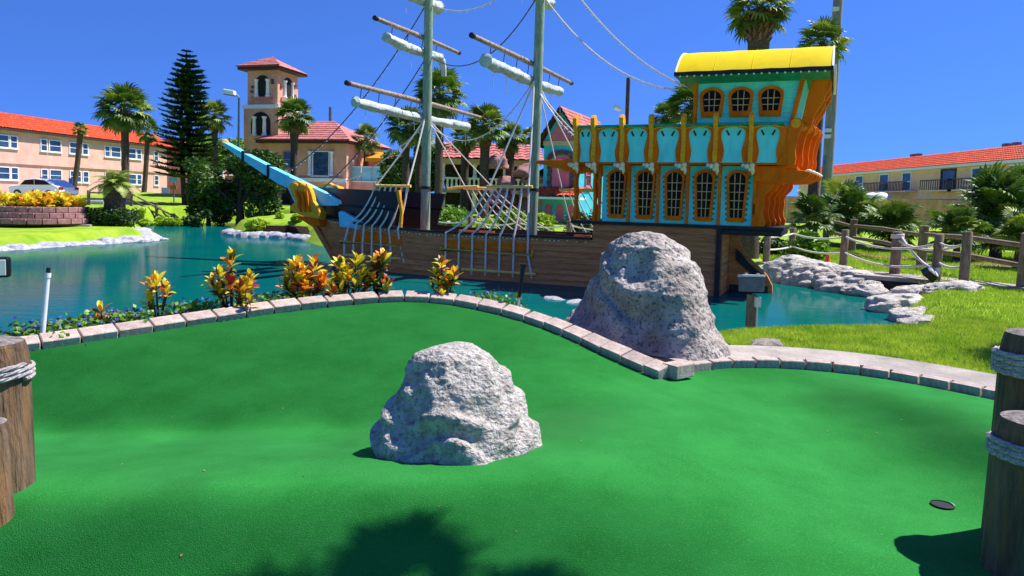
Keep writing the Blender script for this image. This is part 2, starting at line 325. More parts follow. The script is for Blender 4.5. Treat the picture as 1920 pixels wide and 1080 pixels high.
# pond outline
shore = [(-60, 10), (-14, 7.4), (-8, 6.4), (-5.6, 6.6), (-4.4, 7.4), (-3.2, 8.5), (-2.0, 9.3), (-.6, 9.4), (.6, 9.0), (1.8, 8.9), (2.8, 9.5), (4, 9.9), (5.4, 10.2),
         (6.4, 10.8), (7.0, 11.8), (7.5, 13.2), (8.4, 14.8), (9.2, 16.6), (8.2, 18.4), (7.3, 19.3), (5.6, 20.6), (0, 22.6), (-4, 24.6), (-7.4, 27.5),
         (-9.4, 31), (-10.4, 32.8), (-13.2, 33.2), (-14.6, 35.0), (-14.2, 38), (-13, 44), (-15, 48), (-19, 48.5), (-22.5, 44), (-20.5, 37), (-16.4, 30.5), (-15.4, 28.8), (-16.6, 25.8), (-17.3, 23), (-26, 21), (-60, 20)]
shore = [tuple(p) for p in smooth(shore, 4)]
def ground_z(x, y):
    x = np.asarray(x, float); y = np.asarray(y, float)
    base = .42+.68*sstep((y-23)/22)
    base = base+.06*sstep((12-y)/3)
    d = pdist(x, y, shore); ins = pip(x, y, shore)
    z = np.where(ins, -.06-.5*sstep(d/.8), -.06+(base+.06)*sstep((d+.12)/.95))
    mound = 0.9*np.exp(-(((x+30)/9)**2+((y-58)/5)**2)); z = z+np.where(ins, 0, mound)
    return z
xs = np.concatenate([-np.geomspace(26, 2500, 26)[::-1], np.arange(-25.5, 18.1, .32), np.geomspace(19, 2500, 26)])
ys = np.concatenate([-np.geomspace(2, 800, 14)[::-1], np.arange(-1, 50.1, .32), np.geomspace(51, 4000, 34)])
gx, gy = np.meshgrid(xs, ys); gz = ground_z(gx, gy)
ing = pip(gx, gy, green_poly) & (pdist(gx, gy, green_poly) > .25)
gz = np.where(ing, .1, gz)
nx, ny = len(xs), len(ys); idx = np.arange(nx*ny).reshape(ny, nx)
F = np.stack([idx[:-1, :-1], idx[:-1, 1:], idx[1:, 1:], idx[1:, :-1]], -1).reshape(-1, 4)
me = raw_mesh('ground', np.stack([gx, gy, gz], -1).reshape(-1, 3), F, M['lawn']); me.polygons.foreach_set('use_smooth', [True]*len(me.polygons))
setp(add('ground', me), kind='structure')
def gz1(x, y): return float(ground_z(np.array([x]), np.array([y]))[0])
# pond water
me = raw_mesh('water', [(-62, 4, 0), (12, 4, 0), (12, 52, 0), (-62, 52, 0)], [(0, 1, 2, 3)], M['water'])
# keep the sheet inside the pond outline (a little wider than the shore)
wp = [p for p in shore]; wm = MB(); wm.v = [(p[0], p[1], 0) for p in wp]; wm.f = [tuple(range(len(wp)))]
wme = wm.mesh('pond_water', M['water'], fix=False); bm = bmesh.new(); bm.from_mesh(wme); bmesh.ops.triangulate(bm, faces=bm.faces); bm.to_mesh(wme); bm.free()
for p in wme.polygons:
    pass
setp(add('pond_water', wme), kind='structure')
bpy.data.meshes.remove(me)

# putting green : height field through control heights
CT = [(x, y, z) for x, y, z in BL] + [(x, y, z) for x, y, z in BR]
CT += [(-9, .2, .5), (-9, 3, .55), (-4, 1.0, .48), (-2, 1.0, .46), (0, 1.0, .46), (2, 1.0, .47), (5.6, .2, .5), (4.5, 2, .52),
       (-5.5, 3.0, .5), (-3.8, 2.4, .44), (-2.2, 2.5, .42), (-.8, 2.5, .42), (.5, 2.5, .43),
       (-3.6, 3.35, .54), (-2.5, 3.35, .58), (-1.5, 3.4, .6), (-.5, 3.45, .6), (.2, 3.6, .6), (.75, 4.0, .59), (1.05, 4.6, .57), (1.1, 5.2, .54),
       (-4.3, 4.55, .42), (-3.2, 4.7, .38), (-2.2, 4.75, .39), (-1.2, 4.8, .41), (-.4, 4.9, .45), (.3, 5.0, .5),
       (-2.4, 6.2, .62), (-1.2, 6.5, .637), (0, 6.4, .59), (.6, 5.9, .55), (-3.4, 5.6, .565), (-3.2, 5.05, .45), (-2.2, 5.15, .455), (-1.2, 5.2, .455), (-.4, 5.3, .485),
       (1.6, 3.0, .5), (1.7, 4.0, .48), (1.9, 5.0, .47), (2.4, 3.6, .45), (2.3, 4.6, .44), (2.3, 5.6, .45), (2.7, 6.1, .47),
       (2.9, 4.1, .46), (3.0, 5.0, .49), (3.2, 5.8, .53), (3.4, 4.6, .56), (3.6, 5.4, .56), (3.9, 4.2, .56), (3.2, 3.2, .5)]
CT = np.array(CT)
def tps(r): return np.where(r > 1e-9, r*r*np.log(np.maximum(r, 1e-9)), 0)
MID = .5; 
K = tps(np.hypot(CT[:, 0][:, None]-CT[:, 0], CT[:, 1][:, None]-CT[:, 1])) + np.eye(len(CT))*.02
Pm = np.stack([np.ones(len(CT)), CT[:, 0], CT[:, 1]], -1)
Am = np.block([[K, Pm], [Pm.T, np.zeros((3, 3))]]); sol = np.linalg.solve(Am, np.concatenate([CT[:, 2], np.zeros(3)]))
def turf_z(x, y):
    x = np.asarray(x, float); y = np.asarray(y, float); z = sol[-3]+sol[-2]*x+sol[-1]*y
    for i in range(len(CT)): z = z+sol[i]*tps(np.hypot(x-CT[i, 0], y-CT[i, 1]))
    return z
def tz1(x, y): return float(turf_z(np.array([x]), np.array([y]))[0])
gx, gy = np.meshgrid(np.arange(-8.6, 5.5, .05), np.arange(.2, 8.4, .05)); gz = turf_z(gx, gy)
gz = gz+.004*np.sin(gx*2.3+gy*1.7)*np.sin(gy*2.9-gx)
idx = np.arange(gx.size).reshape(gx.shape)
F = np.stack([idx[:-1, :-1], idx[:-1, 1:], idx[1:, 1:], idx[1:, :-1]], -1).reshape(-1, 4)
cxm = gx.ravel()[F].mean(1); cym = gy.ravel()[F].mean(1)
keep = pip(cxm, cym, green_poly)
F = F[keep]; used, inv = np.unique(F, return_inverse=True)
me = raw_mesh('putting_green', np.stack([gx, gy, gz], -1).reshape(-1, 3)[used], inv.reshape(-1, 4), M['turf']); me.polygons.foreach_set('use_smooth', [True]*len(me.polygons))
zx = (turf_z(gx.ravel()[used]+.06, gy.ravel()[used])-turf_z(gx.ravel()[used]-.06, gy.ravel()[used]))/.12
zy = (turf_z(gx.ravel()[used], gy.ravel()[used]+.06)-turf_z(gx.ravel()[used], gy.ravel()[used]-.06))/.12
kx = np.where(zx > 0, 5.2, 3.0); ky = np.where(zy > 0, 7.5, 2.2)
band_nrm = np.stack([-kx*zx, -ky*zy, np.ones_like(zx)], -1); band_nrm /= np.linalg.norm(band_nrm, axis=1)[:, None]      # normals tilted past the real slope, unevenly, to shade light and dark bands
me.normals_split_custom_set_from_vertices(band_nrm.tolist())
setp(add('putting_green', me), kind='structure')

# ---- brick borders
def brick_mesh():
    o = MB().box((0, 0, 0), (1, 1, 1)); me = o.mesh('brick', M['brick'])
    bm = bmesh.new(); bm.from_mesh(me); bmesh.ops.scale(bm, vec=(.3, .2, .12), verts=bm.verts)
    bmesh.ops.bevel(bm, geom=list(bm.edges), offset=.008, segments=1, affect='EDGES'); bm.to_mesh(me); bm.free(); return me
bme = brick_mesh()
def lay_bricks(curve, step, width, height, tilt, lift, label, inward, start=0.0):
    C = [np.array(p) for p in curve]; L = [0]
    for i in range(1, len(C)): L.append(L[-1]+np.linalg.norm((C[i]-C[i-1])[:2]))
    f = lambda s: np.array([np.interp(s, L, [c[k] for c in C]) for k in range(3)])
    t = thing('brick_border', tuple(f(L[-1]/2)), label, 'brick edging'); s = start
    while s < L[-1]-step*.6:
        p0, p1 = f(s), f(min(s+step, L[-1])); p = Vector((p0+p1)/2); d = Vector(p1-p0); ln = d.length; x = d.normalized()
        n = Vector((-x.y, x.x, 0)).normalized()*(1 if inward else -1)        # outward
        if n.cross(x).z < 0: pass
        z = x.cross(n); z = z if z.z > 0 else -z
        Rm = Matrix((x, n, z)).transposed()
        Rm = Rm @ Matrix.Rotation(tilt+random.uniform(-.03, .03), 3, 'X')
        Rm = Rm @ Matrix.Rotation(random.uniform(-.025, .025), 3, 'Z') @ Matrix.Diagonal(((ln-.014)/.3, width/.2, height/.12))
        pos = p + n*width*.45 + Vector((0, 0, lift+random.uniform(-.006, .006)))
        inst('brick', bme, t, Matrix.Translation(pos) @ Rm.to_4x4()); s += step
    return t
lay_bricks(BLs, .30, .175, .12, R(15), .035, 'pale brick edging curving over the raised back of the green beside the flowers', True)
lay_bricks(BRs, .245, .13, .14, R(2), .012, 'pale brick edging along the concrete path beside the lawn', True, .05)
tb = bevel(MB().box((1.56, 6.2, .58), (.26, .17, .13), rotz(R(38))).build('loose_brick', 'brick'), .01)
setp(tb, 'single turned corner brick at the foot of the big boulder', 'brick')
# concrete path behind the right border
def strip(curve, off0, off1, z0, z1, name, m, thick=.08, seam=None, sub=1):
    mb = MB(); C = [np.array(p) for p in curve]; n = len(C); rows = []
    for i in range(n):
        d = C[min(i+1, n-1)]-C[max(i-1, 0)]; d = d[:2]/np.linalg.norm(d[:2]); nn = np.array([-d[1], d[0]])
        row = []
        for k in range(sub+1):
            t = k/sub; q = C[i][:2]+nn*(off0+(off1-off0)*t); row.append((q[0], q[1], (C[i][2] if len(C[i]) > 2 else 0)+z0+(z1-z0)*t))
        rows.append(row)
    w = sub+1
    P = [p for r in rows for p in r]; Fc = [(i*w+k, i*w+k+1, (i+1)*w+k+1, (i+1)*w+k) for i in range(n-1) for k in range(sub)]
    b = len(P); P += [(p[0], p[1], p[2]-thick) for p in list(P)]
    for i in range(n-1): Fc.append((i*w, (i+1)*w, b+(i+1)*w, b+i*w)); Fc.append((i*w+sub, b+i*w+sub, b+(i+1)*w+sub, (i+1)*w+sub))
    Fc += [tuple(range(0, w))+tuple(b+k for k in range(w-1, -1, -1)), tuple((n-1)*w+k for k in range(w-1, -1, -1))+tuple(b+(n-1)*w+k for k in range(w))]
    return setp(mb.pts(P, Fc).build(name, m, org=(0, 0, 0)), kind='structure')
strip(BRs, .11, .66, .075, .085, 'concrete_path', 'concrete')
# mulch bed between the left border and the pond
shore_l = [(-8, 6.4), (-5.6, 6.6), (-4.4, 7.4), (-3.2, 8.5), (-2.0, 9.3), (-.6, 9.4), (.6, 9.0), (1.8, 8.9), (2.9, 9.3)]
A_ = smooth([(-6.2, 4.2, .62), (-4.95, 5.15, .66), (-4.1, 5.82, .70), (-3.0, 6.9, .78), (-2.25, 7.55, .83), (-1.5, 7.98, .86), (-.95, 8.05, .86), (-.43, 7.92, .82), (.12, 7.68, .74), (.6, 7.17, .66), (1.0, 6.58, .58), (1.5, 6.3, .54), (2.4, 7.2, .5)], 8)
B_ = smooth(shore_l, 8); P = []; nA = 90; nB = 9; Fc = []
for i in range(nA):
    a = np.array(A_)[min(int(i/(nA-1)*(len(A_)-1)+.5), len(A_)-1)]; b = np.array(B_)[min(int(i/(nA-1)*(len(B_)-1)+.5), len(B_)-1)]
    for k in range(nB):
        t = k/(nB-1); q = a[:2]*(1-t)+b[:2]*t; z = (a[2]+.02)*(1-sstep((t-.25)/.75))+(-.12)*sstep((t-.25)/.75)
        P.append((q[0], q[1], float(z)+mnoise.noise(Vector((q[0]*6, q[1]*6, 1)))*.025))
for i in range(nA-1):
    for k in range(nB-1): Fc.append((i*nB+k, i*nB+k+1, (i+1)*nB+k+1, (i+1)*nB+k))
setp(MB().pts(P, Fc).build('mulch_bed', 'mulch', org=(0, 0, 0), smooth=True), kind='structure')

# ---- boulders
def rock_mesh(prof, rx, ry, seed, m, nt=150, nh=80, amp=.06, freq=2.2, ledge=0.0, ledge_f=7.0, lobes=0.08, fine=.012, lean=(0, 0), name='boulder'):
    """closed rock: radius profile over height, lobed plan, ledges, fractal relief"""
    hs = [p[1] for p in prof]; rs = [p[0] for p in prof]; H = hs[-1]; P = []; Fc = []
    # distribute by arc length
    L = [0]
    for i in range(1, len(prof)): L.append(L[-1]+math.hypot(hs[i]-hs[i-1], rs[i]-rs[i-1]))
    sd = Vector((seed*13.1, seed*7.7, seed*3.3))
    for i in range(nh):
        s = L[-1]*i/(nh-1); h = np.interp(s, L, hs); r = np.interp(s, L, rs)
        for j in range(nt):
            a = 2*math.pi*j/nt; c, sn = math.cos(a), math.sin(a)
            lob = 1+lobes*(mnoise.noise(Vector((c*1.3, sn*1.3, h*1.2/H))+sd)*1.6)
            p = Vector((c*r*rx*lob + lean[0]*h/H, sn*r*ry*lob + lean[1]*h/H, h))
            q = p*freq+sd
            d = mnoise.fractal(q, 1.0, 2.1, 5)*amp + (abs(mnoise.noise(q*1.7))-.3)*-amp*.9
            if ledge:
                ph = h*ledge_f+mnoise.noise(q*.8)*1.6; fr = ph-math.floor(ph); fr = fr/.72 if fr < .72 else 1-(fr-.72)/.28; fr = fr*fr*(3-2*fr); d += ledge*(fr-.5)*(0.4+r/max(rs))*min(1, 3.5*r/max(rs))
            d += mnoise.fractal(p*freq*7+sd, .8, 2.2, 4)*fine
            dirv = Vector((c*.9, sn*.9, .45)).normalized()
            pp = p+dirv*d*min(1, .35+h/H*3)
            P.append((pp.x, pp.y, max(pp.z, -.02*H) if i else -.04))
    for i in range(nh-1):
        for j in range(nt): Fc.append((i*nt+j, i*nt+(j+1) % nt, (i+1)*nt+(j+1) % nt, (i+1)*nt+j))
    Fc.append(tuple(range(nt-1, -1, -1))); Fc.append(tuple((nh-1)*nt+j for j in range(nt)))
    me = MB().pts(P, Fc).mesh(name, M[m], smooth=True, fix=False); return me
me = rock_mesh([(1.02, -.03), (1.02, .05), (.97, .12), (.88, .18), (.84, .22), (.86, .28), (.82, .36), (.73, .46), (.6, .57), (.44, .66), (.24, .715), (.02, .73)], .485, .43, 3, 'rock', 190, 110, .04, 2.6, .032, 4.4, .1, .009, (-.02, .02))
o = add('boulder', me, loc=(-.33, 4.2, tz1(-.33, 4.0)-.03)); o.rotation_euler.z = .3; o.scale = (1.03, 1, .88)
setp(o, 'small pale pitted boulder standing alone on the putting green', 'boulder')
me = rock_mesh([(1.12, -.12), (1.06, .0), (.96, .1), (.84, .24), (.75, .44), (.68, .68), (.57, .93), (.41, 1.15), (.2, 1.28), (.02, 1.31)], 1.12, .76, 9, 'rock_big', 230, 150, .1, 1.25, .05, 2.4, .1, .012, (.1, -.06))
o = add('boulder', me, loc=(1.5, 7.6, .46)); o.rotation_euler.z = R(124)
setp(o, 'big grey pointed boulder between the brick edging and the pond', 'boulder')

# ---- pilings with rope
def rope_coil(mb, c, r, z0, turns, rr, slope=0.0, dirx=(1, 0)):
    n = int(turns*90); 
    for st in range(3):
        path = []
        for i in range(n+1):
            a = 2*math.pi*turns*i/n; ph = i*.42+st*2*math.pi/3; R0 = r+rr*.8+math.cos(ph)*rr*.48
            zz = z0+i/n*turns*rr*1.9+math.sin(ph)*rr*.48+slope*math.cos(a)
            path.append((c[0]+R0*math.cos(a), c[1]+R0*math.sin(a), zz))
        mb.tube(path, rr*.56, 6)
def piling(x, y, z0, z1, r, label, coil=None, turns=3, rr=.017, slope=.0):
    t = thing('piling', (x, y, z0), label, 'post', 'rope wrapped pilings beside the green')
    n = 40; P = []; Fc = []; nh = 24; H = z1-z0+.06
    for i in range(nh+1):
        h = i/nh
        for j in range(n):
            a = 2*math.pi*j/n; g = mnoise.noise(Vector((math.cos(a)*3.2+x*5, math.sin(a)*3.2, h*1.0+y)))*.05+mnoise.noise(Vector((math.cos(a)*9+x*5, math.sin(a)*9, h*2)))*.025
            rad = r*(1.06-.1*h)*(1+g)*(1 if i < nh-1 else (.97 if i == nh-1 else .9)); P.append((x+rad*math.cos(a), y+rad*math.sin(a), z0-.06+H*h-(0.0 if i < nh else -.012)))
    for i in range(nh):
        for j in range(n): Fc.append((i*n+j, i*n+(j+1) % n, (i+1)*n+(j+1) % n, (i+1)*n+j))
    Fc.append(tuple(range(n-1, -1, -1)))
    MB().pts(P, Fc).build('timber', 'post', t, smooth=True)
    top = MB(); rings = [(r*.865, z1+.012), (r*.6, z1+.025), (r*.3, z1+.03), (.001, z1+.032)]
    top.lathe((x, y, 0), rings, 40, False).build('weathered_top', 'post_top', t, smooth=True)
    if coil:
        mb = MB(); rope_coil(mb, (x, y), r*.99, coil, turns, rr, slope); mb.build('rope_coil', 'rope_post', t, smooth=True)
    return t
piling(-2.62, 3.38, tz1(-2.5, 3.4), 1.31, .175, 'tall brown piling with three turns of white rope, next to a shorter bare piling', 1.12, 3, .013, .02)
piling(-2.42, 3.08, tz1(-2.4, 3.1), 1.0, .105, 'short bare piling next to the tall rope wrapped one')
piling(2.37, 2.98, tz1(2.4, 3.1), 1.17, .17, 'lower dark piling with a rope band, casting its shadow on the green', .99, 3, .015, -.02)
piling(2.6, 3.3, tz1(2.6, 3.4), 1.5, .175, 'taller dark piling with a wide rope band behind the lower one', 1.31, 4, .015, .0)
# golf cup
cx0, cy0 = 2.46, 3.74; cz0 = tz1(cx0, cy0)
t = thing('golf_cup', (cx0, cy0, cz0), 'black disc for the golf hole in the green turf', 'golf hole')
sl = Vector((-(tz1(cx0+.1, cy0)-tz1(cx0-.1, cy0))/.2, -(tz1(cx0, cy0+.1)-tz1(cx0, cy0-.1))/.2, 1)).normalized()
q = sl.to_track_quat('Z', 'Y').to_matrix()
ring = MB(lambda x, y, z: Vector((cx0, cy0, cz0+.008))+q @ Vector((x, y, z))).lathe((0, 0, 0), [(.06, -.012), (.06, .001), (.055, .002), (.053, -.003), (.0005, -.004)], 32, False)
ring.build('hole_disc', 'cup', t, smooth=True)  # flat black disc painted for the dark inside; no hole is cut
rim = MB(lambda x, y, z: Vector((cx0, cy0, cz0+.008))+q @ Vector((x, y, z))).tube([(.057*math.cos(a), .057*math.sin(a), .002) for a in np.linspace(2.4, 3.2, 12)], .003, 6)
rim.build('rim_glint', 'metal_lt', t, smooth=True)  # pale arc painted in for the glint on one side of the lip
# ================================================================ PIRATE SHIP  (s = along the keel, w = across, z = up)
_a = Vector((math.cos(R(-20.5)), math.sin(R(-20.5)), 0)); _b = Vector((math.cos(R(65)), math.sin(R(65)), 0)); _p0 = Vector((4.72, 15.75, 0))
def S(s, w, z): return _p0+_a*s+_b*w+Vector((0, 0, z))
ship = thing('pirate_ship', S(-5, 1.3, 0), 'turquoise and orange pirate ship with two masts moored in the pond', 'ship')
def sb(): return MB(S)
def pr_s(poly, w0, w1): return sb().prism(poly, lambda u, v, d: (u, d, v), w0, w1)       # outline in (s, z)
def pr_w(poly, s0, s1): return sb().prism(poly, lambda u, v, d: (d, u, v), s0, s1)       # outline in (w, z)
def stem(z): return -11.35-.72*z
def ztop(s):
    return float(np.interp(s, [-12.4, -11, -9, -7.5, -4, 0], [1.5, 1.36, 1.24, 1.17, 1.16, 1.18]))
def hb(s, z):
    u = min(max((s-stem(z))/5.2, 0), 1); fl = 1+.05*(1.2-z)*0
    return 1.3*(1-(1-u)**2.4)*fl
def side(s, z, k=-1, off=0.0):      # near side k=-1, far side k=+1
    return 1.3+k*(hb(s, z)+off)
def svals(z, s1=0.02, n=34):
    s0 = stem(z); t = np.linspace(0, 1, n)**1.5
    return [s0+(s1-s0)*q for q in t]
# hull: inner shell on both sides, deck and transom
mb = sb()
for k in (-1, 1):
    rows = []
    for j in range(7):
        zz = -.25+j*(1.0/6)*1.41; row = []
        for s in svals(min(zz, 1.1)):
            z = zz/1.16*ztop(s) if zz > 0 else zz
            row.append((s, side(s, zz, k, -.035), z))
        rows.append(row)
    n = len(rows[0]); P = [p for r in rows for p in r]
    mb.pts(P, [(i*n+j, i*n+j+1, (i+1)*n+j+1, (i+1)*n+j) for i in range(6) for j in range(n-1)])
hull = mb.build('hull', 'plank_dk', ship)
# lapped planks on the near side, each its own piece
def plank(zb, zt, s0f, s1, k=-1, name='plank', m='plank'):
    P = []; n = 30; s0b = stem(zb) if s0f is None else s0f; ts = np.linspace(0, 1, n)**(1.5 if s0f is None else 1)
    for q in ts:
        for zz, off in ((zb-.016, .045), (zt, .004), (zt, -.03), (zb-.012, -.03)):
            sz = stem(zz) if s0f is None else s0f; s = sz+(s1-sz)*q; z = zz/1.16*ztop(s) if zz > 0 and s0f is None else zz
            P.append((s, side(s, zz, k, off), z))
    F = [(i*4+j, i*4+(j+1) % 4, (i+1)*4+(j+1) % 4, (i+1)*4+j) for i in range(n-1) for j in range(4)]+[(0, 1, 2, 3), tuple((n-1)*4+j for j in (3, 2, 1, 0))]
    return sb().pts(P, F).build(name, m, hull)
hz = 1.16/8
for i in range(-1, 8): plank(i*hz, (i+1)*hz, None, .03)
for i in range(3): plank(1.16+i*.137, 1.16+(i+1)*.137, -2.92, .03)
for i in range(0, 8, 4): plank(i*hz, (i+4)*hz, None, .03, k=1)
# stem post, transom, waterline, deck
sb().pts(*(lambda zs: ([p for z in zs for p in ((stem(z)-.07, 1.24, z), (stem(z)-.07, 1.36, z), (stem(z)+.16, 1.42, z), (stem(z)+.16, 1.18, z))],
     [(i*4+j, i*4+(j+1) % 4, (i+1)*4+(j+1) % 4, (i+1)*4+j) for i in range(len(zs)-1) for j in range(4)]+[(0, 3, 2, 1), tuple((len(zs)-1)*4+j for j in range(4))]))(
     [-.25, .2, .6, 1.0, 1.4, 1.62])).build('stem_post', 'plank', ship)
tr = sb().pts([(.04, .0, -.25), (.04, 2.6, -.25), (.04, 2.6, 1.55), (.04, 0, 1.55), (.1, .0, -.25), (.1, 2.6, -.25), (.1, 2.6, 1.55), (.1, 0, 1.55)],
        [(3, 2, 1, 0), (4, 5, 6, 7), (0, 1, 5, 4), (1, 2, 6, 5), (2, 3, 7, 6), (3, 0, 4, 7)]).build('transom', 'plank_dk', ship)
for i in range(11): sb().box((.115, 1.3, -.1+i*.15), (.03, 2.46, .14)).build('plank', 'plank', tr)
sb().box((.045, -.03, .65), (.09, .09, 1.82)).build('corner_timber', 'plank_dk', ship)
sb().pts([(-12, 1.3, .72), (-10, .6, .72), (-7, .1, .72), (0, .1, .72), (0, 2.5, .72), (-7, 2.5, .72), (-10, 2.0, .72)], [(0, 1, 2, 3, 4, 5, 6)]).build('deck', 'plank', ship, fix=False)
# cap rail along the waist (near and far) and its little lamps
for k in (-1, 1):
    pts = [(s, side(s, 1.16, k, .0), ztop(s)+.035) for s in np.linspace(-12.1, -2.95, 40)]
    mb = sb()
    for i in range(len(pts)-1):
        a, b = pts[i], pts[i+1]
        mb.pts([(a[0], a[1]-.07, a[2]-.03), (b[0], b[1]-.07, b[2]-.03), (b[0], b[1]+.07, b[2]-.03), (a[0], a[1]+.07, a[2]-.03),
                (a[0], a[1]-.07, a[2]+.03), (b[0], b[1]-.07, b[2]+.03), (b[0], b[1]+.07, b[2]+.03), (a[0], a[1]+.07, a[2]+.03)],
               [(3, 2, 1, 0), (4, 5, 6, 7), (0, 1, 5, 4), (2, 3, 7, 6)]+([(3, 0, 4, 7)] if i == 0 else [])+([(1, 2, 6, 5)] if i == len(pts)-2 else []))
    mb.build('cap_rail', 'black', ship)
mb = sb()
for s in np.arange(-11.6, -3.0, .115):
    if random.random() < .85: mb.ball((s, side(s, 1.1, -1, .045), ztop(s)-.05+random.uniform(-.015, .015)), .02, 6, 4, (1.4, 1, 1))
mb.build('light_string', 'cream', ship, smooth=True)['kind'] = 'stuff'
for s in (-7.6, -6.95, -4.0, -3.2): sb().box((s, 2.42, .95), (.5, .05, .42)).build('far_bulwark_panel', 'plank', ship)
# bow bulwark: two bands each side
for k in (-1, 1):
    for z0, z1, m, nm in ((1.27, 1.74, 'black', 'bulwark_board'), (1.78, 2.24, 'navy', 'bulwark_board')):
        P = []; ss = np.linspace(0, 1, 20)
        for q in ss:
            for zz, o in ((z0, .0), (z1, .02), (z1, -.06), (z0, -.06)):
                se = -8.62+(zz-1.3)*.24; s = -12.15+(se+12.15)*q
                P.append((s, side(s, .9, k, o)+(-.0 if k < 0 else 0), zz+.1*(1-q)*(1 if zz > 1.3 else .4)))
        n = 20
        F = [(i*4+j, i*4+(j+1) % 4, (i+1)*4+(j+1) % 4, (i+1)*4+j) for i in range(n-1) for j in range(4)]+[(0, 1, 2, 3), tuple((n-1)*4+j for j in (3, 2, 1, 0))]
        sb().pts(P, F).build(nm, m, ship)
    pts = [(s, side(s, .9, k, .02), 1.76+.1*(-8.5-s)/3.6) for s in np.linspace(-12.1, -8.5, 20)]
    sb().tube(pts, .03, 6).build('bulwark_rail', 'black', ship)
sb().tube([(-8.36, side(-8.4, 1, -1, .02), 1.2), (-8.3, side(-8.3, 1, -1, .02), 1.7), (-8.42, side(-8.3, 1, -1, .02), 2.28)], [.06, .045, .07], 8).build('bulwark_scroll', 'gold', ship, smooth=True)
pr_s([(-10.55, 1.62), (-10.45, 1.66), (-9.35, 1.2), (-9.45, 1.12), (-10.5, 1.22)], .3, .42).build('bow_knee', 'aqua', ship)
# bowsprit with its bands
def wedge(poly, w0, w1): return pr_s(poly, w0, w1)
sp = wedge([(-15.7, 3.76), (-14.88, 3.4), (-13.72, 2.92), (-11.03, 1.9), (-11.03, 1.79), (-12.79, 1.77), (-13.1, 2.3), (-13.47, 2.42), (-13.95, 2.68), (-14.88, 3.17), (-15.64, 3.62)], 1.17, 1.45).build('bowsprit', 'aqua', ship)
for s, z, h in ((-13.85, 2.82, .36), (-14.85, 3.29, .28)):
    sb().box((0, 0, 0), (.09, .43, h), Matrix.Rotation(R(22), 3, 'Y')); mb = sb(); mb.box((s, 1.31, z), (.09, .32, h+.05)); mb.build('band', 'plank_dk', sp)
pr_s([(-12.62, 2.64), (-10.58, 1.9), (-10.58, 1.81), (-12.27, 1.78), (-12.58, 2.33)], .66, .9).build('bowsprit_cheek', 'aqua', sp)
sb().ball((-15.72, 1.31, 3.72), .13, 10, 6).build('tip_knob', 'gold', sp, smooth=True)
sb().box((-11.9, 1.31, 1.70), (1.7, .52, .1)).build('bowsprit_bed', 'navy', ship)
# figurehead: carved gold scroll fins
fg = [(-13.05, 2.34), (-12.98, 2.2), (-12.93, 2.09), (-12.79, 1.9), (-12.99, 1.73), (-13.0, 1.62), (-12.7, 1.53), (-12.4, 1.44), (-11.95, 1.4), (-11.93, 1.6), (-12.0, 1.76), (-12.15, 1.92), (-12.2, 2.1), (-12.27, 2.27), (-12.38, 2.41), (-12.55, 2.44), (-12.68, 2.5), (-12.88, 2.47), (-13.0, 2.42)]
for i, w in enumerate((.42, .66, 1.78, 2.02)):
    bevel(pr_s([(s+.62-.06*(i % 2), z-.03*(i % 2)) for s, z in fg], w, w+.17).build('figurehead_scroll', 'gold', ship), .03)
pr_s([(-12.3, 1.45), (-11.5, 1.41), (-11.45, 1.2), (-11.7, 1.15), (-12.0, 1.3)], .6, 2.0).build('figurehead_base', 'orange', ship)
for w, o in ((.4, 0), (.63, -.06)):
    for dx, zz, rr_ in ((-.36, 2.33, .12), (-.08, 2.3, .13)):
        sb().ball((-11.78+dx+o, w, zz), rr_, 10, 7, (1, .4, 1)).build('figurehead_boss', 'gold', ship, smooth=True)
    for dx in (-.3, -.12, .06):
        sb().tube([(-11.8+dx+o, w-.01, 2.2), (-11.74+dx*.8+o, w-.02, 1.98), (-11.72+dx*.9+o, w-.01, 1.76), (-11.66+dx+o, w, 1.6)], [.045, .055, .05, .035], 8).build('figurehead_flute', 'orange', ship, smooth=True)
# aft castle : floor, walls
sb().box((-1.02, 1.3, 1.6), (4.9, 2.76, .075)).build('castle_floor', 'plank_dk', ship)
bevel(sb().box((.7, 1.3, 1.49), (1.36, 2.5, .13)).build('counter_beam', 'black', ship), .01)
WS = [-2.36, -1.68, -1.0, -.32, .40]; PIL = [-2.72, -2.06, -1.37, -.69, .02, .78]
for i in range(5):
    wl = sb().box(((PIL[i]+PIL[i+1])/2, .04, 2.32), (PIL[i+1]-PIL[i]-.004, .07, 1.36)).build('wall_panel', 'teal', ship)
    for j in range(9):   # little shingle edge pieces beside each window
        for sd in (-1, 1):
            wd = .235-.006*(8-j)
            sb().box((WS[i]+sd*(wd+.02), -.002, 1.78+j*.12), (.05, .014, .05)).build('shingle_edge', 'green', wl)
def arch_pts(cx, z0, z1, wb, wt, rise, n=9, inset=0.0):
    """outline of a window that widens upwards and ends in a low arch"""
    wb -= inset; wt -= inset; z0 += inset; z1 -= inset; zs = z1-rise
    pts = [(cx-wb, z0), (cx+wb, z0), (cx+wt, zs)]
    for i in range(1, n): a = math.pi*i/n; pts.append((cx+wt*math.cos(a), zs+rise*math.sin(a)))
    pts.append((cx-wt, zs)); return pts
def frame_ring(outer, inner, w0, w1):
    k = len(outer); mb = sb(); P = []
    for w in (w0, w1):
        P += [(u, w, v) for u, v in outer]+[(u, w, v) for u, v in inner]
    F = []
    for i in range(k):
        j = (i+1) % k
        F += [(i, j, k+j, k+i), (2*k+i, 3*k+i, 3*k+j, 2*k+j), (i, 2*k+i, 2*k+j, j), (k+i, k+j, 3*k+j, 3*k+i)]
    return mb.pts(P, F)
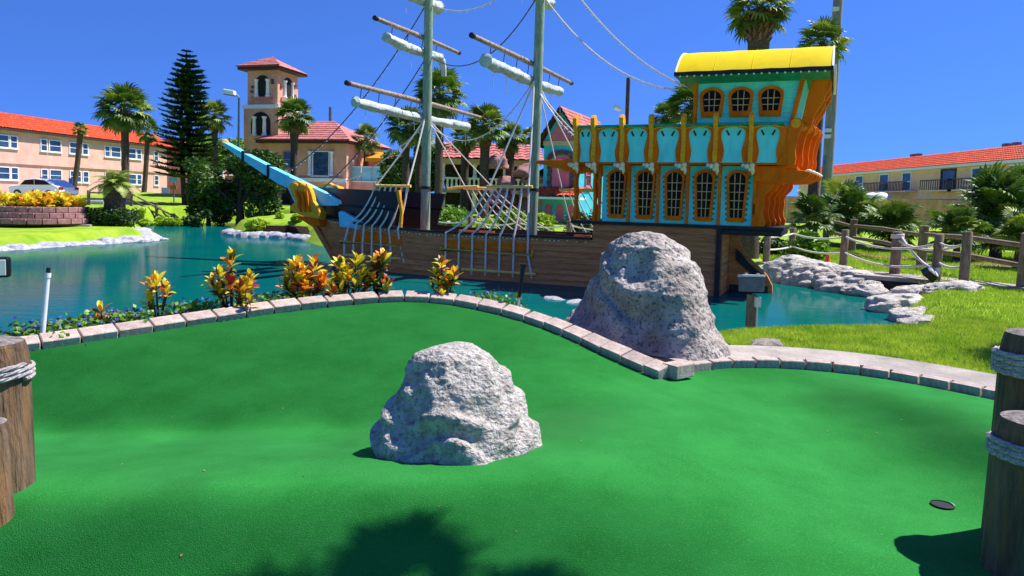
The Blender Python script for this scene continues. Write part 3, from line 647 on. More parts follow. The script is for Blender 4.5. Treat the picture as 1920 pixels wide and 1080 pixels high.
def ship_window(cx, w, z0, z1, wb, wt, rise, nx, nz, fw, sill=.0):
    out = arch_pts(cx, z0, z1, wb, wt, rise); inn = arch_pts(cx, z0+sill, z1, wb, wt, rise, inset=fw)
    t = bevel(frame_ring(out, inn, w-.07, w+.02).build('window', 'orange', ship), .008)
    pr_s(inn, w-.012, w-.006).build('pane', 'dark_glass', t)
    zi0, zi1 = z0+sill+fw, z1-fw
    for i in range(1, nx):
        q = -1+2*i/nx; hh = (rise-fw*.3)*(1-q*q)**.5 if abs(q) < 1 else 0
        ztp = zi1-rise+max(hh, 0)
        sb().pts(*bar((cx+q*(wb-fw), zi0), (cx+q*(wt-fw), ztp), .016, w-.035, w-.012)).build('muntin', 'muntin', t)
    for j in range(1, nz):
        z = zi0+(zi1-zi0-rise*.35)*j/nz; wd = (wb+(wt-wb)*(z-z0)/(z1-z0))-fw
        sb().pts(*bar((cx-wd, z), (cx+wd, z), .016, w-.032, w-.014)).build('muntin', 'muntin', t)
    return t
def bar(p, q, th, w0, w1):
    d = Vector((q[0]-p[0], q[1]-p[1])); d.normalize(); n = Vector((-d.y, d.x))*th/2
    c = [(p[0]+n.x, p[1]+n.y), (q[0]+n.x, q[1]+n.y), (q[0]-n.x, q[1]-n.y), (p[0]-n.x, p[1]-n.y)]
    P = [(u, w0, v) for u, v in c]+[(u, w1, v) for u, v in c]
    return P, [(3, 2, 1, 0), (4, 5, 6, 7), (0, 1, 5, 4), (1, 2, 6, 5), (2, 3, 7, 6), (3, 0, 4, 7)]
for c in WS: ship_window(c, .0, 1.72, 2.9, .185, .235, .15, 3, 5, .055, .05)
# pilaster fins that carry the gallery
fin = [(.02, 1.64), (-.09, 1.64), (-.1, 1.75), (-.06, 1.9), (-.06, 2.15), (-.09, 2.35), (-.13, 2.5), (-.13, 2.62), (-.1, 2.72), (-.16, 2.82), (-.3, 2.92), (-.3, 3.02), (.02, 3.02)]
for s in PIL[1:]+[-2.78]: bevel(pr_w(fin, s-.032, s+.032).build('pilaster', 'orange', ship), .008)
for s in (-2.88, -3.36):   # porch posts of the open fore end
    lf = [(-.1, 1.66), (.17, 1.66), (.1, 1.9), (.03, 2.1), (.07, 2.35), (.02, 2.6), (.07, 2.8), (.1, 3.0), (-.1, 3.0), (-.06, 2.8), (-.02, 2.6), (-.07, 2.35), (-.03, 2.1), (-.08, 1.9)]
    for w in (-.04, 2.4): bevel(pr_s([(s+u*.75, z) for u, z in lf], w, w+.07).build('porch_post', 'orange', ship), .008)
    bevel(pr_w([(q-.05, z) for q, z in fin], s-.03, s+.03).build('pilaster', 'orange', ship), .008)
pr_s([(-3.2, 1.66), (-2.96, 1.66), (-3.0, 2.0), (-2.95, 2.3), (-3.02, 2.6), (-2.94, 2.95), (-3.3, 2.95), (-3.24, 2.6), (-3.3, 2.3), (-3.22, 2.0)], 2.44, 2.48).build('sun_tone_panel', 'aqua', ship)  # added panel; its paler paint stands in for a sunlit wall beyond
sb().box((-2.72, 1.3, 2.33), (.06, 2.4, 1.38)).build('fore_bulkhead', 'teal', ship)
sb().box((-.95, 2.56, 2.33), (3.5, .06, 1.38)).build('far_wall', 'teal', ship)
sb().box((.8, 1.3, 2.33), (.06, 2.5, 1.38)).build('stern_wall', 'orange', ship)
# fore beam reaching towards the main mast
for w in (-.18, 2.5): bevel(pr_s([(-4.4, 3.1), (-3.2, 3.13), (-2.8, 3.13), (-2.8, 2.84), (-3.3, 2.8), (-3.6, 2.83), (-3.75, 2.9), (-3.95, 2.92), (-4.1, 2.98), (-4.38, 3.02)], w, w+.09).build('fore_beam', 'orange', ship), .01)
sb().box((-3.5, 1.3, 3.12), (1.1, 2.7, .05)).build('fore_platform', 'spar', ship)
# gallery floor and deck
bevel(sb().box((-1.0, 1.2, 3.05), (4.5, 3.0, .07)).build('gallery_floor', 'orange', ship), .01)
GP = [-3.3, -2.86, -2.18, -1.5, -.77, -.07, .68, 1.38]
for i in range(7):
    a, b = GP[i], GP[i+1]; W = b-a
    pn = sb().box(((a+b)/2, -.3, 3.46), (W-.01, .04, .8)).build('gallery_panel', 'teal', ship)
    prof = [(3.07, .2), (3.2, .235), (3.32, .25), (3.45, .215), (3.58, .165), (3.68, .15), (3.76, .17), (3.82, .25), (3.85, .42)]
    for sd in (0, 1):
        lst = [(a, 3.07)]+[(a+W*f, z) for z, f in prof]+[(a, 3.855)]
        if sd: lst = [(a+b-u, z) for u, z in lst][::-1]
        pr_s(lst, -.35, -.321).build('scroll_board', 'orange', pn)
    arc = [(a+W*q, 3.8+.055*math.sin(math.pi*q)) for q in np.linspace(.04, .96, 9)]
    pr_s(arc+[(u, z+.028) for u, z in arc[::-1]], -.372, -.352).build('arched_trim', 'gold', pn)
    for sd in (-1, 1):
        sb().pts(*bar(((a+b)/2+sd*W*.2, 3.77), ((a+b)/2+sd*W*.12, 3.66), .035, -.335, -.316)).build('slot', 'plank_dk', pn)
post = [(-.28, 2.96), (-.36, 2.96), (-.4, 3.1), (-.44, 3.22), (-.43, 3.3), (-.39, 3.42), (-.385, 3.6), (-.41, 3.75), (-.47, 3.85), (-.52, 3.95), (-.53, 4.07), (-.46, 4.15), (-.35, 4.15), (-.3, 4.04), (-.29, 3.9)]
for s in GP[:7]:
    bevel(pr_w(post, s-.048, s+.048).build('gallery_post', 'gold', ship), .012)
    cb = bevel(pr_w([(-.02, 2.78), (-.2, 2.8), (-.34, 2.86), (-.46, 2.92), (-.46, 3.02), (-.3, 3.06), (-.02, 3.06)], s-.06, s+.1).build('corbel', 'orange', ship), .01)
    mb = sb(); mb.ball((s-.05, -.47, 2.97), .062, 8, 6); mb.ball((s+.06, -.48, 2.99), .058, 8, 6); mb.ball((s-.13, -.42, 2.99), .045, 8, 6); mb.ball((s+.02, -.47, 2.9), .045, 8, 6)
    mb.tube([(s+.06, -.47, 2.95), (s+.08, -.46, 2.86), (s+.07, -.4, 2.79)], [.045, .04, .02], 8)
    mb.build('carved_scroll', 'cream', cb, smooth=True)
bevel(sb().box((-.98, -.34, 3.895), (4.66, .2, .055)).build('gallery_rail', 'green', ship), .01)
sb().box((-1.0, 2.62, 3.46), (4.6, .05, .85)).build('far_gallery_panel', 'teal', ship)
sb().box((-3.32, 1.2, 3.46), (.05, 2.9, .8)).build('fore_gallery_panel', 'teal', ship)
# stern : lower brackets, cornice, upper scrolls
for i in range(5):
    w = -.06+i*.62; o = .07*i
    q = [(.74, 1.64), (1.02+o, 1.64), (1.04+o, 1.75), (.99+o, 1.85), (.97+o, 2.0), (1.0+o, 2.15), (.98+o, 2.28), (1.02+o, 2.38), (1.13+o, 2.5), (1.18+o, 2.6), (1.16+o, 2.7), (.74, 2.72)]
    bevel(pr_s(q, w, w+.09).build('stern_bracket', 'orange', ship), .015)
    if i < 4: sb().box((1.0+o*.6, w+.35, 2.55), (.1, .3, .16)).build('stern_boss', 'gold', ship)
    o = .13*i-.01*i*i
    c = [(.76, 3.0), (1.15, 2.985), (1.5+o*.6, 2.93), (1.8+o*.5, 2.9), (1.92+o*.5, 2.86), (1.9+o*.5, 2.77), (1.8+o*.5, 2.75), (1.68+o*.5, 2.69), (1.5, 2.66), (1.35, 2.67), (1.25, 2.6), (1.1, 2.64), (.76, 2.66)]
    bevel(pr_s(c, w-.1, w+.02).build('stern_cornice', 'orange', ship), .015)
    sb().ball((1.88+o*.5, w-.04, 2.89), .055, 8, 5, (1.3, .9, .8)).build('cornice_boss', 'cream', ship, smooth=True)
    u = [(1.22+o, 3.0), (1.3+o, 3.2), (1.36+o, 3.42), (1.42+o, 3.66), (1.45+o, 3.88), (1.5+o, 3.98), (1.58+o, 4.03), (1.68+o, 4.0), (1.73+o, 3.9), (1.71+o, 3.8), (1.65+o, 3.66), (1.62+o, 3.5), (1.6+o, 3.3), (1.62+o, 3.15), (1.6+o, 3.0)]
    bevel(pr_s(u, w-.3, w-.16).build('stern_scroll', 'orange', ship), .02)
    sb().tube([(1.58+o, w-.34, 3.9), (1.58+o, w-.12, 3.9)], .1, 14).build('scroll_roll', 'gold', ship, smooth=True)
sb().box((1.2, 1.2, 2.97), (.9, 2.7, .05)).build('stern_shelf', 'orange', ship)
sb().box((1.34, 1.2, 3.45), (.05, 2.8, .85)).build('stern_panel', 'orange', ship)
# upper cabin
zs = np.linspace(3.9, 5.02, 12)
cw = sb().box((.5, 1.35, 4.46), (2.16, 2.3, 1.1)).build('cabin', 'teal', ship)
for i in range(11):
    z0, z1 = zs[i], zs[i+1]; e = lambda z: 1.47+.21*(z-3.9)/1.12
    P = [(-.6, .13, z0), (e(z0), .13, z0), (e(z1), .155, z1), (-.6, .155, z1), (-.6, .19, z0), (e(z0), .19, z0), (e(z1), .19, z1), (-.6, .19, z1)]
    sb().pts(P, [(3, 2, 1, 0), (4, 5, 6, 7), (0, 1, 5, 4), (1, 2, 6, 5), (2, 3, 7, 6), (3, 0, 4, 7)]).build('clapboard', 'teal', cw)
sb().pts([(1.44, .19, 3.9), (1.66, .19, 5.0), (1.66, 2.5, 5.0), (1.44, 2.5, 3.9), (1.5, .19, 3.9), (1.72, .19, 5.0), (1.72, 2.5, 5.0), (1.5, 2.5, 3.9)],
         [(3, 2, 1, 0), (4, 5, 6, 7), (0, 1, 5, 4), (1, 2, 6, 5), (2, 3, 7, 6), (3, 0, 4, 7)]).build('cabin_stern_wall', 'teal', ship)
bevel(sb().box((-.63, .15, 4.44), (.09, .11, 1.16)).build('corner_post', 'orange', ship), .01)
bevel(pr_s([(1.4, 3.88), (1.5, 3.88), (1.72, 5.02), (1.62, 5.02)], .08, .16).build('corner_post', 'orange', ship), .01)
for c in (-.26, .37, 1.01): ship_window(c, .12, 4.12, 4.79, .225, .27, .17, 3, 3, .065, .06)
for w in (.22, 1.25, 2.3):
    q = [(1.62, 3.86), (1.68, 4.1), (1.72, 4.34), (1.76, 4.6), (1.82, 4.8), (1.84, 4.96), (2.16, 4.96), (2.24, 4.85), (2.22, 4.72), (2.13, 4.6), (2.1, 4.45), (2.02, 4.3), (1.93, 4.16), (1.9, 4.0), (1.86, 3.86)]
    bevel(pr_s(q, w, w+.14).build('roof_bracket', 'orange', ship), .02)
# barrel roof in four canvas panels
def roofpt(w): t = (w-1.2)/1.56; return 5.09+.66*max(0, 1-abs(t)**2.7)
ws = [1.2-1.56*math.cos(math.pi*i/22) for i in range(23)]
cuts = [-1.0, -.18, .62, 1.4, 2.22]
rf = sb().box((.61, 1.2, 5.045), (3.3, 3.2, .085)).build('roof', 'black', ship)
for i in range(4):
    s0, s1 = cuts[i]+.004, cuts[i+1]-.004; mb = sb(); P = []; n = len(ws)
    for s in (s0, (s0+s1)/2, s1):
        bulge = .012 if s == (s0+s1)/2 else 0
        for w in ws: P.append((s, w, roofpt(w)+bulge))
    mb.pts(P, [(k*n+j, k*n+j+1, (k+1)*n+j+1, (k+1)*n+j) for k in range(2) for j in range(n-1)])
    o = mb.build('canvas_panel', 'yellow', rf, smooth=True)
    if i: sb().tube([(cuts[i], w, roofpt(w)+.002) for w in ws], .009, 5).build('seam', 'yellow', rf, smooth=True)
for s, d in ((-1.0, -.03), (2.22, .03)):
    pr_w([(w, roofpt(w)+.0) for w in ws], s, s+d).build('end_cap', 'cream', rf)
    sb().tube([(s+d*.5, w, roofpt(w)) for w in ws], .022, 6).build('end_piping', 'white', rf, smooth=True)
sb().box((2.29, 1.2, 5.04), (.05, 3.3, .15)).build('bargeboard', 'white', rf)
for s0, s1, w0, w1 in ((-.98, 2.2, -.38, .14),):
    sb().pts([(s0, w0, 4.995), (s1, w0, 4.995), (s1, w1, 4.9), (s0, w1, 4.9)], [(0, 1, 2, 3)]).build('soffit', 'green', rf, fix=False)
sb().pts([(1.7, .1, 4.95), (2.2, .1, 4.985), (2.2, 2.5, 4.985), (1.7, 2.5, 4.95)], [(0, 1, 2, 3)]).build('soffit', 'green', rf, fix=False)
mb = sb()
for s in np.linspace(-.9, 2.1, 20): mb.ball((s, -.41, 4.985), .022, 6, 4)
mb.build('light_string', 'bulb', rf, smooth=True)['kind'] = 'stuff'
# rudder
rd = pr_s([(.16, 1.4), (.34, 1.4), (.42, 1.1), (.56, .88), (.87, .6), (1.04, .42), (1.16, .2), (1.2, -.2), (.16, -.2)], 1.2, 1.34).build('rudder', 'plank', ship)
pr_s([(.3, 1.05), (.42, .95), (.6, .72), (.9, .48), (1.0, .34), (.95, .26), (.75, .4), (.5, .6), (.3, .78)], 1.14, 1.2).build('rudder_strap', 'plank_dk', rd)
sb().box((.62, 1.18, .08), (.9, .05, .16)).build('rudder_strap', 'plank_dk', rd)
# masts
for s, lean in ((-8.34, .0), (-5.06, .02)):
    sb().tube([(s, 1.3, .6), (s+lean*2, 1.3, 4.0), (s+lean*4, 1.3, 9.8)], [.135, .13, .115], 16).build('mast', 'mast', ship, smooth=True)
    sb().tube([(s+.01, 1.3, 2.35), (s+.01, 1.3, 2.43)], .15, 16).build('mast_band', 'plank_dk', ship, smooth=True)
def yard(s, z, w0, w1, sail, droop=0, r=.07, sr=.14, dz=.4):
    y = sb().tube([(s-.16, w0, z), (s-.16, (w0+w1)/2, z+.015), (s-.16, w1, z)], [r*.8, r*1.05, r*.75], 10).build('yard', 'spar', ship, smooth=True)
    for w in (w0, w1): sb().tube([(s-.16, w-.05, z), (s-.16, w+.05, z)], r*.95, 10).build('end_cap', 'plank_dk', y, smooth=True)
    if sail:
        P = []; rr = []; n = 80
        for i in range(n+1):
            q = i/n; w = sail[0]+(sail[1]-sail[0])*q
            sag = .05*math.sin(q*math.pi)+.035*mnoise.noise(Vector((w*1.7, z, 3)))
            P.append((s-.2+.02*mnoise.noise(Vector((w*2, 5, z))), w, z-dz-sag)); rr.append(sr*(1+.22*mnoise.noise(Vector((w*1.9, z*2, 0)))+.1*mnoise.noise(Vector((w*6, z*2, 8))))*(.55 if i in (0, n) else (1.12 if i in (1, n-1) else 1)))
        if droop:
            w = sail[1]
            for k in range(1, 9): P.append((s-.2, w+.2*math.sin(k/8*1.6), z-dz-droop*k/8)); rr.append(sr*(.95-.05*k))
        mb = sb(); nr = 26; V = []; cnt = len(P)
        for i, p in enumerate(P):
            pn = Vector(P[min(i+1, cnt-1)])-Vector(P[max(i-1, 0)]); pn.normalize(); x1 = Vector((1, 0, 0)); y1 = pn.cross(x1).normalized()
            tie = abs(((p[1]-sail[0]-.25) % .75)/.75-.5)*2          # 1 at the ties
            r0 = rr[i]*(1.0-.28*max(0, tie-.82)/.18)
            for j in range(nr):
                a_ = 2*math.pi*j/nr; c_, s_ = math.cos(a_), math.sin(a_)
                fold = .13*mnoise.noise(Vector((c_*2.2, s_*2.2, p[1]*1.4+z)))+.09*abs(mnoise.noise(Vector((c_*4.2, s_*4.2, p[1]*2.6-z))))+.05*mnoise.noise(Vector((c_*6, s_*6, p[1]*8)))
                V.append(Vector(p)+(x1*c_+y1*s_)*r0*(1+fold*1.3))
        mb.pts(V, [(i*nr+j, i*nr+(j+1) % nr, (i+1)*nr+(j+1) % nr, (i+1)*nr+j) for i in range(cnt-1) for j in range(nr)]+[tuple(range(nr-1, -1, -1)), tuple((cnt-1)*nr+j for j in range(nr))])
        sl = mb.build('furled_sail', 'canvas', ship, smooth=True)
        for w in np.arange(sail[0]+.25, sail[1], .75):
            sb().tube([(s-.16, w, z-.02), (s-.2, w, z-dz+.1)], .012, 5).build('sail_tie', 'rope_dk', sl)
            ln = random.uniform(.2, .5); sb().tube([(s-.2, w+.2, z-dz-.1), (s-.19, w+.21, z-dz-.15-ln)], .008, 5).build('loose_end', 'rope', sl)
            c0 = (s-.2, w+.1, z-dz); 
yard(-8.34, 4.84, -2.05, 4.95, (-1.75, 4.1), dz=.4, sr=.12)
yard(-8.34, 6.66, -.95, 3.35, (-.45, 2.35), .5, dz=.36, sr=.12)
yard(-5.04, 5.78, -2.05, 4.4, (-1.35, 3.6), dz=.4, sr=.13)
yard(-8.34, 8.3, -.4, 3.0, (.0, 2.2), dz=.55, sr=.15)
yard(-5.0, 8.1, -.2, 3.3, (.1, 2.5), dz=.42, sr=.15)
# stays with lights
def stay(a, b, sag, bulbs=True, m='rope_dk', r=.016):
    p = catenary(a, b, sag, 28); o = sb().tube([tuple(q) for q in p], r, 6).build('stay_rope', m, ship, smooth=True)
    if bulbs:
        mb = sb(); n = int((Vector(a)-Vector(b)).length/.22)
        pp = catenary(a, b, sag, n)
        for q in pp[1:-1]: mb.ball((q.x, q.y, q.z-.045), .02, 6, 4)
        mb.build('light_string', 'bulb', o, smooth=True)['kind'] = 'stuff'
stay((-13.2, 1.3, 2.82), (-8.42, 1.3, 7.6), .55)
stay((-11.9, 1.3, 2.3), (-8.4, 1.3, 6.1), .3)
stay((-12.2, 1.3, 2.26), (-8.4, 1.3, 4.2), .35, m='rope')
stay((-8.25, 1.3, 7.58), (-5.1, 1.3, 8.5), .62, m='rope')
stay((-8.25, 1.3, 6.12), (-5.12, 1.3, 7.5), .85)
stay((-8.25, 1.3, 4.2), (-5.12, 1.3, 5.35), .95, m='rope')
stay((-4.95, 1.3, 7.6), (-1.05, .2, 4.78), .55, m='rope', r=.022)
stay((-4.95, 1.3, 8.9), (-1.0, 1.0, 4.98), .55, m='rope', r=.022)
stay((-4.95, 1.3, 5.0), (-3.25, -.3, 3.6), .12, m='rope'); stay((-4.93, 1.3, 5.0), (-2.8, .1, 3.2), .1, m='rope')
# shrouds: spreader bar, ropes down to the channel board and on to a lower bar
def shroud(mast_s, zm, top, bars, w_top, w_low, k=-1, n=7):
    (sa, sbb, zt) = top; (b0, b1, zb), (l0, l1, zl) = bars
    sh = sb().tube([(sa-.06, w_top, zt), (sbb+.1, w_top, zt+.01)], .04, 10).build('shroud_spreader', 'bamboo', ship, smooth=True)
    for q in (0, 1):
        s = sa+(sbb-sa)*q; sb().tube([tuple(p) for p in catenary((mast_s, 1.3+k*.12, zm), (s, w_top, zt), .05, 6)], .024, 6).build('shroud_rope', 'rope', sh, smooth=True)
    for i in range(n):
        q = i/(n-1); s0 = sa+(sbb-sa)*q; s1 = b0+.12+(b1-b0-.24)*q; s2 = s1 if i < n-1 else s1+.12
        path = [(s0, w_top, zt+.05), (s0*.97+s1*.03, w_top+k*.01, zt-.03)]
        wr = side(s1, 1.16, k, .09)
        for j in range(1, 7): u = j/6; path.append((s0+(s1-s0)*u*(1-.12*math.sin(math.pi*u)), w_top+(wr-w_top)*u, zt-.05+(ztop(s1)+.02-zt+.05)*u-.1*math.sin(math.pi*u)))
        path += [(s1, w_low, zb), (s2, w_low, zl-.06)]
        sb().tube(path, .026, 6).build('shroud_rope', 'rope', sh, smooth=True)
        sb().ball((s2, w_low-.01, zl-.1), .03, 6, 5).build('rope_knot', 'rope', sh, smooth=True)
    br = sb().tube([(b0, w_low, zb+.06), (b0, w_low-.01, zb), (b1, w_low, zb-.01), (b1, w_low, zb+.1)], [.04, .048, .048, .04], 8).build('channel_bar', 'bamboo', sh, smooth=True)
    sb().tube([(l0, w_low, zl), (l1, w_low, zl-.01)], .038, 8).build('lower_bar', 'bamboo', sh, smooth=True)
    P = []; m_ = 12
    for i in range(m_+1):
        s = b0+.05+(b1-b0-.1)*i/m_
        for zz, o in ((zb+.0, .035), (zb+.27, .045), (zb+.27, .0), (zb+.0, .0)): P.append((s, side(s, 1.0, k, o), zz))
    sb().pts(P, [(i*4+j, i*4+(j+1) % 4, (i+1)*4+(j+1) % 4, (i+1)*4+j) for i in range(m_) for j in range(4)]+[(0, 1, 2, 3), tuple(m_*4+j for j in (3, 2, 1, 0))]).build('channel_board', 'orange', sh)
shroud(-8.34, 4.35, (-9.25, -8.25, 2.4), ((-10.3, -8.25, .78), (-10.2, -8.35, .42)), .22, side(-9.2, 1, -1, .1))
shroud(-5.06, 5.3, (-5.82, -4.72, 2.44), ((-7.0, -4.45, .74), (-6.4, -4.35, .25)), .22, -.09)
def far_shroud(ms, zm, top, low):
    sh = sb().tube([(top[0]-.08, 2.3, top[2]), (top[1]+.08, 2.3, top[2])], .045, 8).build('shroud_spreader', 'bamboo', ship, smooth=True)
    for q in (0, 1):
        s = top[0]+(top[1]-top[0])*q; sb().tube([(ms, 1.4, zm), (s, 2.3, top[2])], .018, 6).build('shroud_rope', 'rope', sh, smooth=True)
    for i in range(6):
        q = i/5; sb().tube([tuple(p) for p in catenary((top[0]+(top[1]-top[0])*q, 2.3, top[2]), (low[0]+(low[1]-low[0])*q, 2.66, 1.18), .12, 8)], .017, 6).build('shroud_rope', 'rope', sh, smooth=True)
far_shroud(-8.34, 4.35, (-7.6, -6.7, 2.42), (-7.0, -4.9))
far_shroud(-5.06, 5.3, (-4.6, -3.7, 2.42), (-4.3, -2.6))
sb().tube([(-8.2, 2.3, 2.38), (-7.9, 2.3, 2.44), (-7.2, 2.3, 2.47)], .04, 8).build('spreader_bar', 'bamboo', ship, smooth=True)
# ================================================================ VEGETATION
def XU(px, Y): return (px-960)/1280*Y
def ZV(px, py, Y): return 2.1+Y*(375+.0253*(px-960)-py)/1280
def fan_frond(seed, m, segs=20, droop=.35, pet=.85, blade=.85):
    r = random.Random(seed); P = []; F = []
    def q(a, b, c, d): i = len(P); P.extend([a, b, c, d]); F.append((i, i+1, i+2, i+3))
    pts = [Vector((pet*t, 0, .06*math.sin(t*math.pi)-.05*t*t)) for t in np.linspace(0, 1, 5)]
    for i in range(4):
        w = .022*(1-.5*i/4); a, b = pts[i], pts[i+1]
        q(a+Vector((0, -w, 0)), a+Vector((0, w, 0)), b+Vector((0, w, 0)), b+Vector((0, -w, 0)))
        q(a+Vector((0, 0, -w)), a+Vector((0, 0, w)), b+Vector((0, 0, w)), b+Vector((0, 0, -w)))
    hub = pts[-1]
    for k in range(segs):
        t = -1+2*(k+.5)/segs; an = t*R(118)+r.uniform(-.03, .03); ln = blade*(1-.34*t*t)*r.uniform(.88, 1.08)
        d = Vector((math.cos(an), math.sin(an), .18*abs(t))); d.normalize(); n = Vector((-math.sin(an), math.cos(an), 0))
        dr = droop*r.uniform(.6, 1.4); hw = ln*.085
        a = hub+d*.05; b = hub+d*ln*.5+Vector((0, 0, -dr*.08*ln)); c = hub+d*ln*.82+Vector((0, 0, -dr*.42*ln)); e = hub+d*ln*(.98)+Vector((0, 0, -dr*.95*ln))
        up = Vector((0, 0, hw*.5))
        i = len(P); P.extend([a, b+n*hw-up*.0, b-n*hw, b+up, c+n*hw*.55, c-n*hw*.55, e])
        F.extend([(i, i+1, i+3), (i, i+3, i+2), (i+1, i+4, i+5, i+3), (i+3, i+5, i+2), (i+4, i+6, i+5)])
    me = bpy.data.meshes.new('frond'); me.from_pydata(P, [], F); me.materials.append(m); return me
def feather_frond(seed, m, n=30):
    r = random.Random(seed); P = []; F = []
    ax = [Vector((1.6*t*(1-.18*t), 0, .55*t-1.25*t*t)) for t in np.linspace(0, 1, n+1)]
    for i in range(n):
        a, b = ax[i], ax[i+1]; w = .02*(1-i/n)+.004; k = len(P)
        P.extend([a+Vector((0, -w, 0)), a+Vector((0, w, 0)), b+Vector((0, w, 0)), b+Vector((0, -w, 0))]); F.append((k, k+1, k+2, k+3))
        if i > 3:
            L = .42*math.sin(math.pi*(i/n)**.7)+.08
            for sd in (-1, 1):
                d = Vector((.55, sd, -.35+r.uniform(-.15, .15))).normalized(); k = len(P); t = (b-a).normalized()*.028
                P.extend([a-t, a+t, a+d*L*.6+t*.8-Vector((0, 0, .02)), a+d*L-Vector((0, 0, .1*L)), a+d*L*.6-t*.8-Vector((0, 0, .02))]); F.append((k, k+1, k+2, k+3, k+4))
    me = bpy.data.meshes.new('frond'); me.from_pydata(P, [], F); me.materials.append(m); return me
FR = {k: [fan_frond(i+j*10, M[mm]) for i in range(3)] for j, (k, mm) in enumerate((('dark', 'palm_leaf'), ('lite', 'palm_lite'), ('dry', 'palm_dry')))}
FE = [feather_frond(i, M['palm_lite']) for i in range(3)]
def put_frond(t, me, p, az, el, sc, roll=0.0):
    mt = Matrix.Translation(p) @ Matrix.Rotation(az, 4, 'Z') @ Matrix.Rotation(-el, 4, 'Y') @ Matrix.Rotation(roll, 4, 'X') @ Matrix.Diagonal((sc, sc, sc, 1))
    return inst('frond', me, t, mt)
boot_me = MB().pts([(0, -.05, 0), (0, .05, 0), (.1, .035, .16), (.1, -.035, .16), (.03, -.06, .0), (.03, .06, .0), (.16, .02, .2), (.16, -.02, .2)],
    [(0, 1, 2, 3), (4, 5, 6, 7), (0, 1, 5, 4), (1, 2, 6, 5), (2, 3, 7, 6), (3, 0, 4, 7)]).mesh('boot', M['boot'])
def palm(x, y, ztop_, cr, label, tr=.16, lean=(0, 0), n=34, boots=0.0, z0=None, kind='fan', lite=.25, dead=5, grp='palms around the pond'):
    z0 = gz1(x, y) if z0 is None else z0; rd = random.Random(int(x*31+y*17)); top = Vector((x, y, ztop_))
    base = Vector((x-lean[0], y-lean[1], z0-.1)); t = thing('palm_tree', base, label, 'palm', grp)
    H = ztop_-z0; P = []; rr = []; sweep = R(rd.uniform(105, 150))
    for i in range(15):
        q = i/14; P.append(base.lerp(top, q)+Vector((lean[0], lean[1], 0))*(q*(1-q))*.5); rr.append(tr*(1.25-.25*min(q*4, 1)+(.55*max(0, (q-.78)/.22)**1.0 if boots else .1*math.sin(q*40)*.2))*(1+.04*math.sin(i*2.3)))
    MB().tube(P, rr, 12).build('trunk', 'palm_trunk', t, smooth=True)
    if boots:
        k = 0
        for z in np.arange(ztop_-boots, ztop_, .13*boots/.9):
            for j in range(7):
                a = k*.45+j*2*math.pi/7; rad = tr*(.95+.5*(1-(ztop_-z)/boots))
                inst('boot', boot_me, t, Matrix.Translation((top.x+rad*math.cos(a), top.y+rad*math.sin(a), z)) @ Matrix.Rotation(a, 4, 'Z') @ Matrix.Scale(boots*1.25, 4))
            k += 1
    for i in range(n):
        az = i*2.399+rd.uniform(-.2, .2); q = (i+.5)/n; el = R(82)-sweep*q**.85+rd.uniform(-.12, .12)
        if kind == 'fan':
            key = 'lite' if rd.random() < lite else 'dark'
            put_frond(t, rd.choice(FR[key]), top+Vector((0, 0, .05)), az, el, cr/1.62*rd.uniform(.85, 1.08), rd.uniform(-.4, .4))
        else: put_frond(t, rd.choice(FE), top+Vector((0, 0, .0)), az, el*.8+.1, cr/1.35*rd.uniform(.85, 1.1), rd.uniform(-.2, .2))
    for i in range(dead):
        put_frond(t, rd.choice(FR['dry']), top-Vector((0, 0, .1)), rd.uniform(0, 6.28), R(-55)-rd.uniform(0, .4), cr/1.62*rd.uniform(.6, .8))
    return t
def leaf_cloud(lobes, n, size, seed, flat=.5, shell=.55):
    """many small two-triangle leaves spread through lobes [(centre, (rx, ry, rz))]"""
    g = np.random.default_rng(seed); vol = np.array([l[1][0]*l[1][1]*l[1][2] for l in lobes])**.75; pr = vol/vol.sum(); li = g.choice(len(lobes), n, p=pr)
    d = g.normal(size=(n, 3)); d /= np.linalg.norm(d, axis=1)[:, None]; rad = (shell+(1-shell)*g.random(n)**.6)*(1+.18*g.normal(size=n)*.6)
    C = np.array([l[0] for l in lobes])[li]; Rr = np.array([l[1] for l in lobes])[li]
    clump = 1+.16*np.sin(d[:, 0]*7+li)*np.sin(d[:, 1]*6+li*2)*np.cos(d[:, 2]*5)
    P = C+d*Rr*rad[:, None]*clump[:, None]
    u = g.normal(size=(n, 3)); u[:, 2] *= flat; u /= np.linalg.norm(u, axis=1)[:, None]
    v = g.normal(size=(n, 3)); v -= u*(u*v).sum(1)[:, None]; v /= np.linalg.norm(v, axis=1)[:, None]
    s = size*(.6+.8*g.random(n))[:, None]
    V = np.stack([P-u*s, P+v*s*.45, P+u*s, P-v*s*.45], 1).reshape(-1, 3)
    return V, np.arange(4*n).reshape(-1, 4)
def leafy(name, x, y, lobes, n, size, m, label, cat, trunk=None, z0=None, seed=0, grp=None, part='crown'):
    z0 = gz1(x, y) if z0 is None else z0; t = thing(name, (x, y, z0), label, cat, grp)
    V, Fc = leaf_cloud(lobes, n, size, seed+int(abs(x)*10))
    me = raw_mesh(part, V, Fc, M[m]); add(part, me, t)
    if trunk:
        r, h = trunk; mb = MB(); rd = random.Random(seed)
        mb.tube([(x, y, z0-.1), (x+r*.4, y, z0+h*.5), (x, y+r*.3, z0+h)], [r*1.3, r, r*.8], 10)
        o = mb.build('trunk', 'bark', t, smooth=True)
        for l, _ in lobes[:6]:
            mb2 = MB(); c = Vector((x, y, z0))+Vector(l); mb2.tube([(x, y, z0+h*.75), Vector((x, y, z0+h)).lerp(c, .5)+Vector((0, 0, .1)), c], [r*.55, r*.35, r*.12], 7); mb2.build('limb', 'bark', t, smooth=True)
    return t
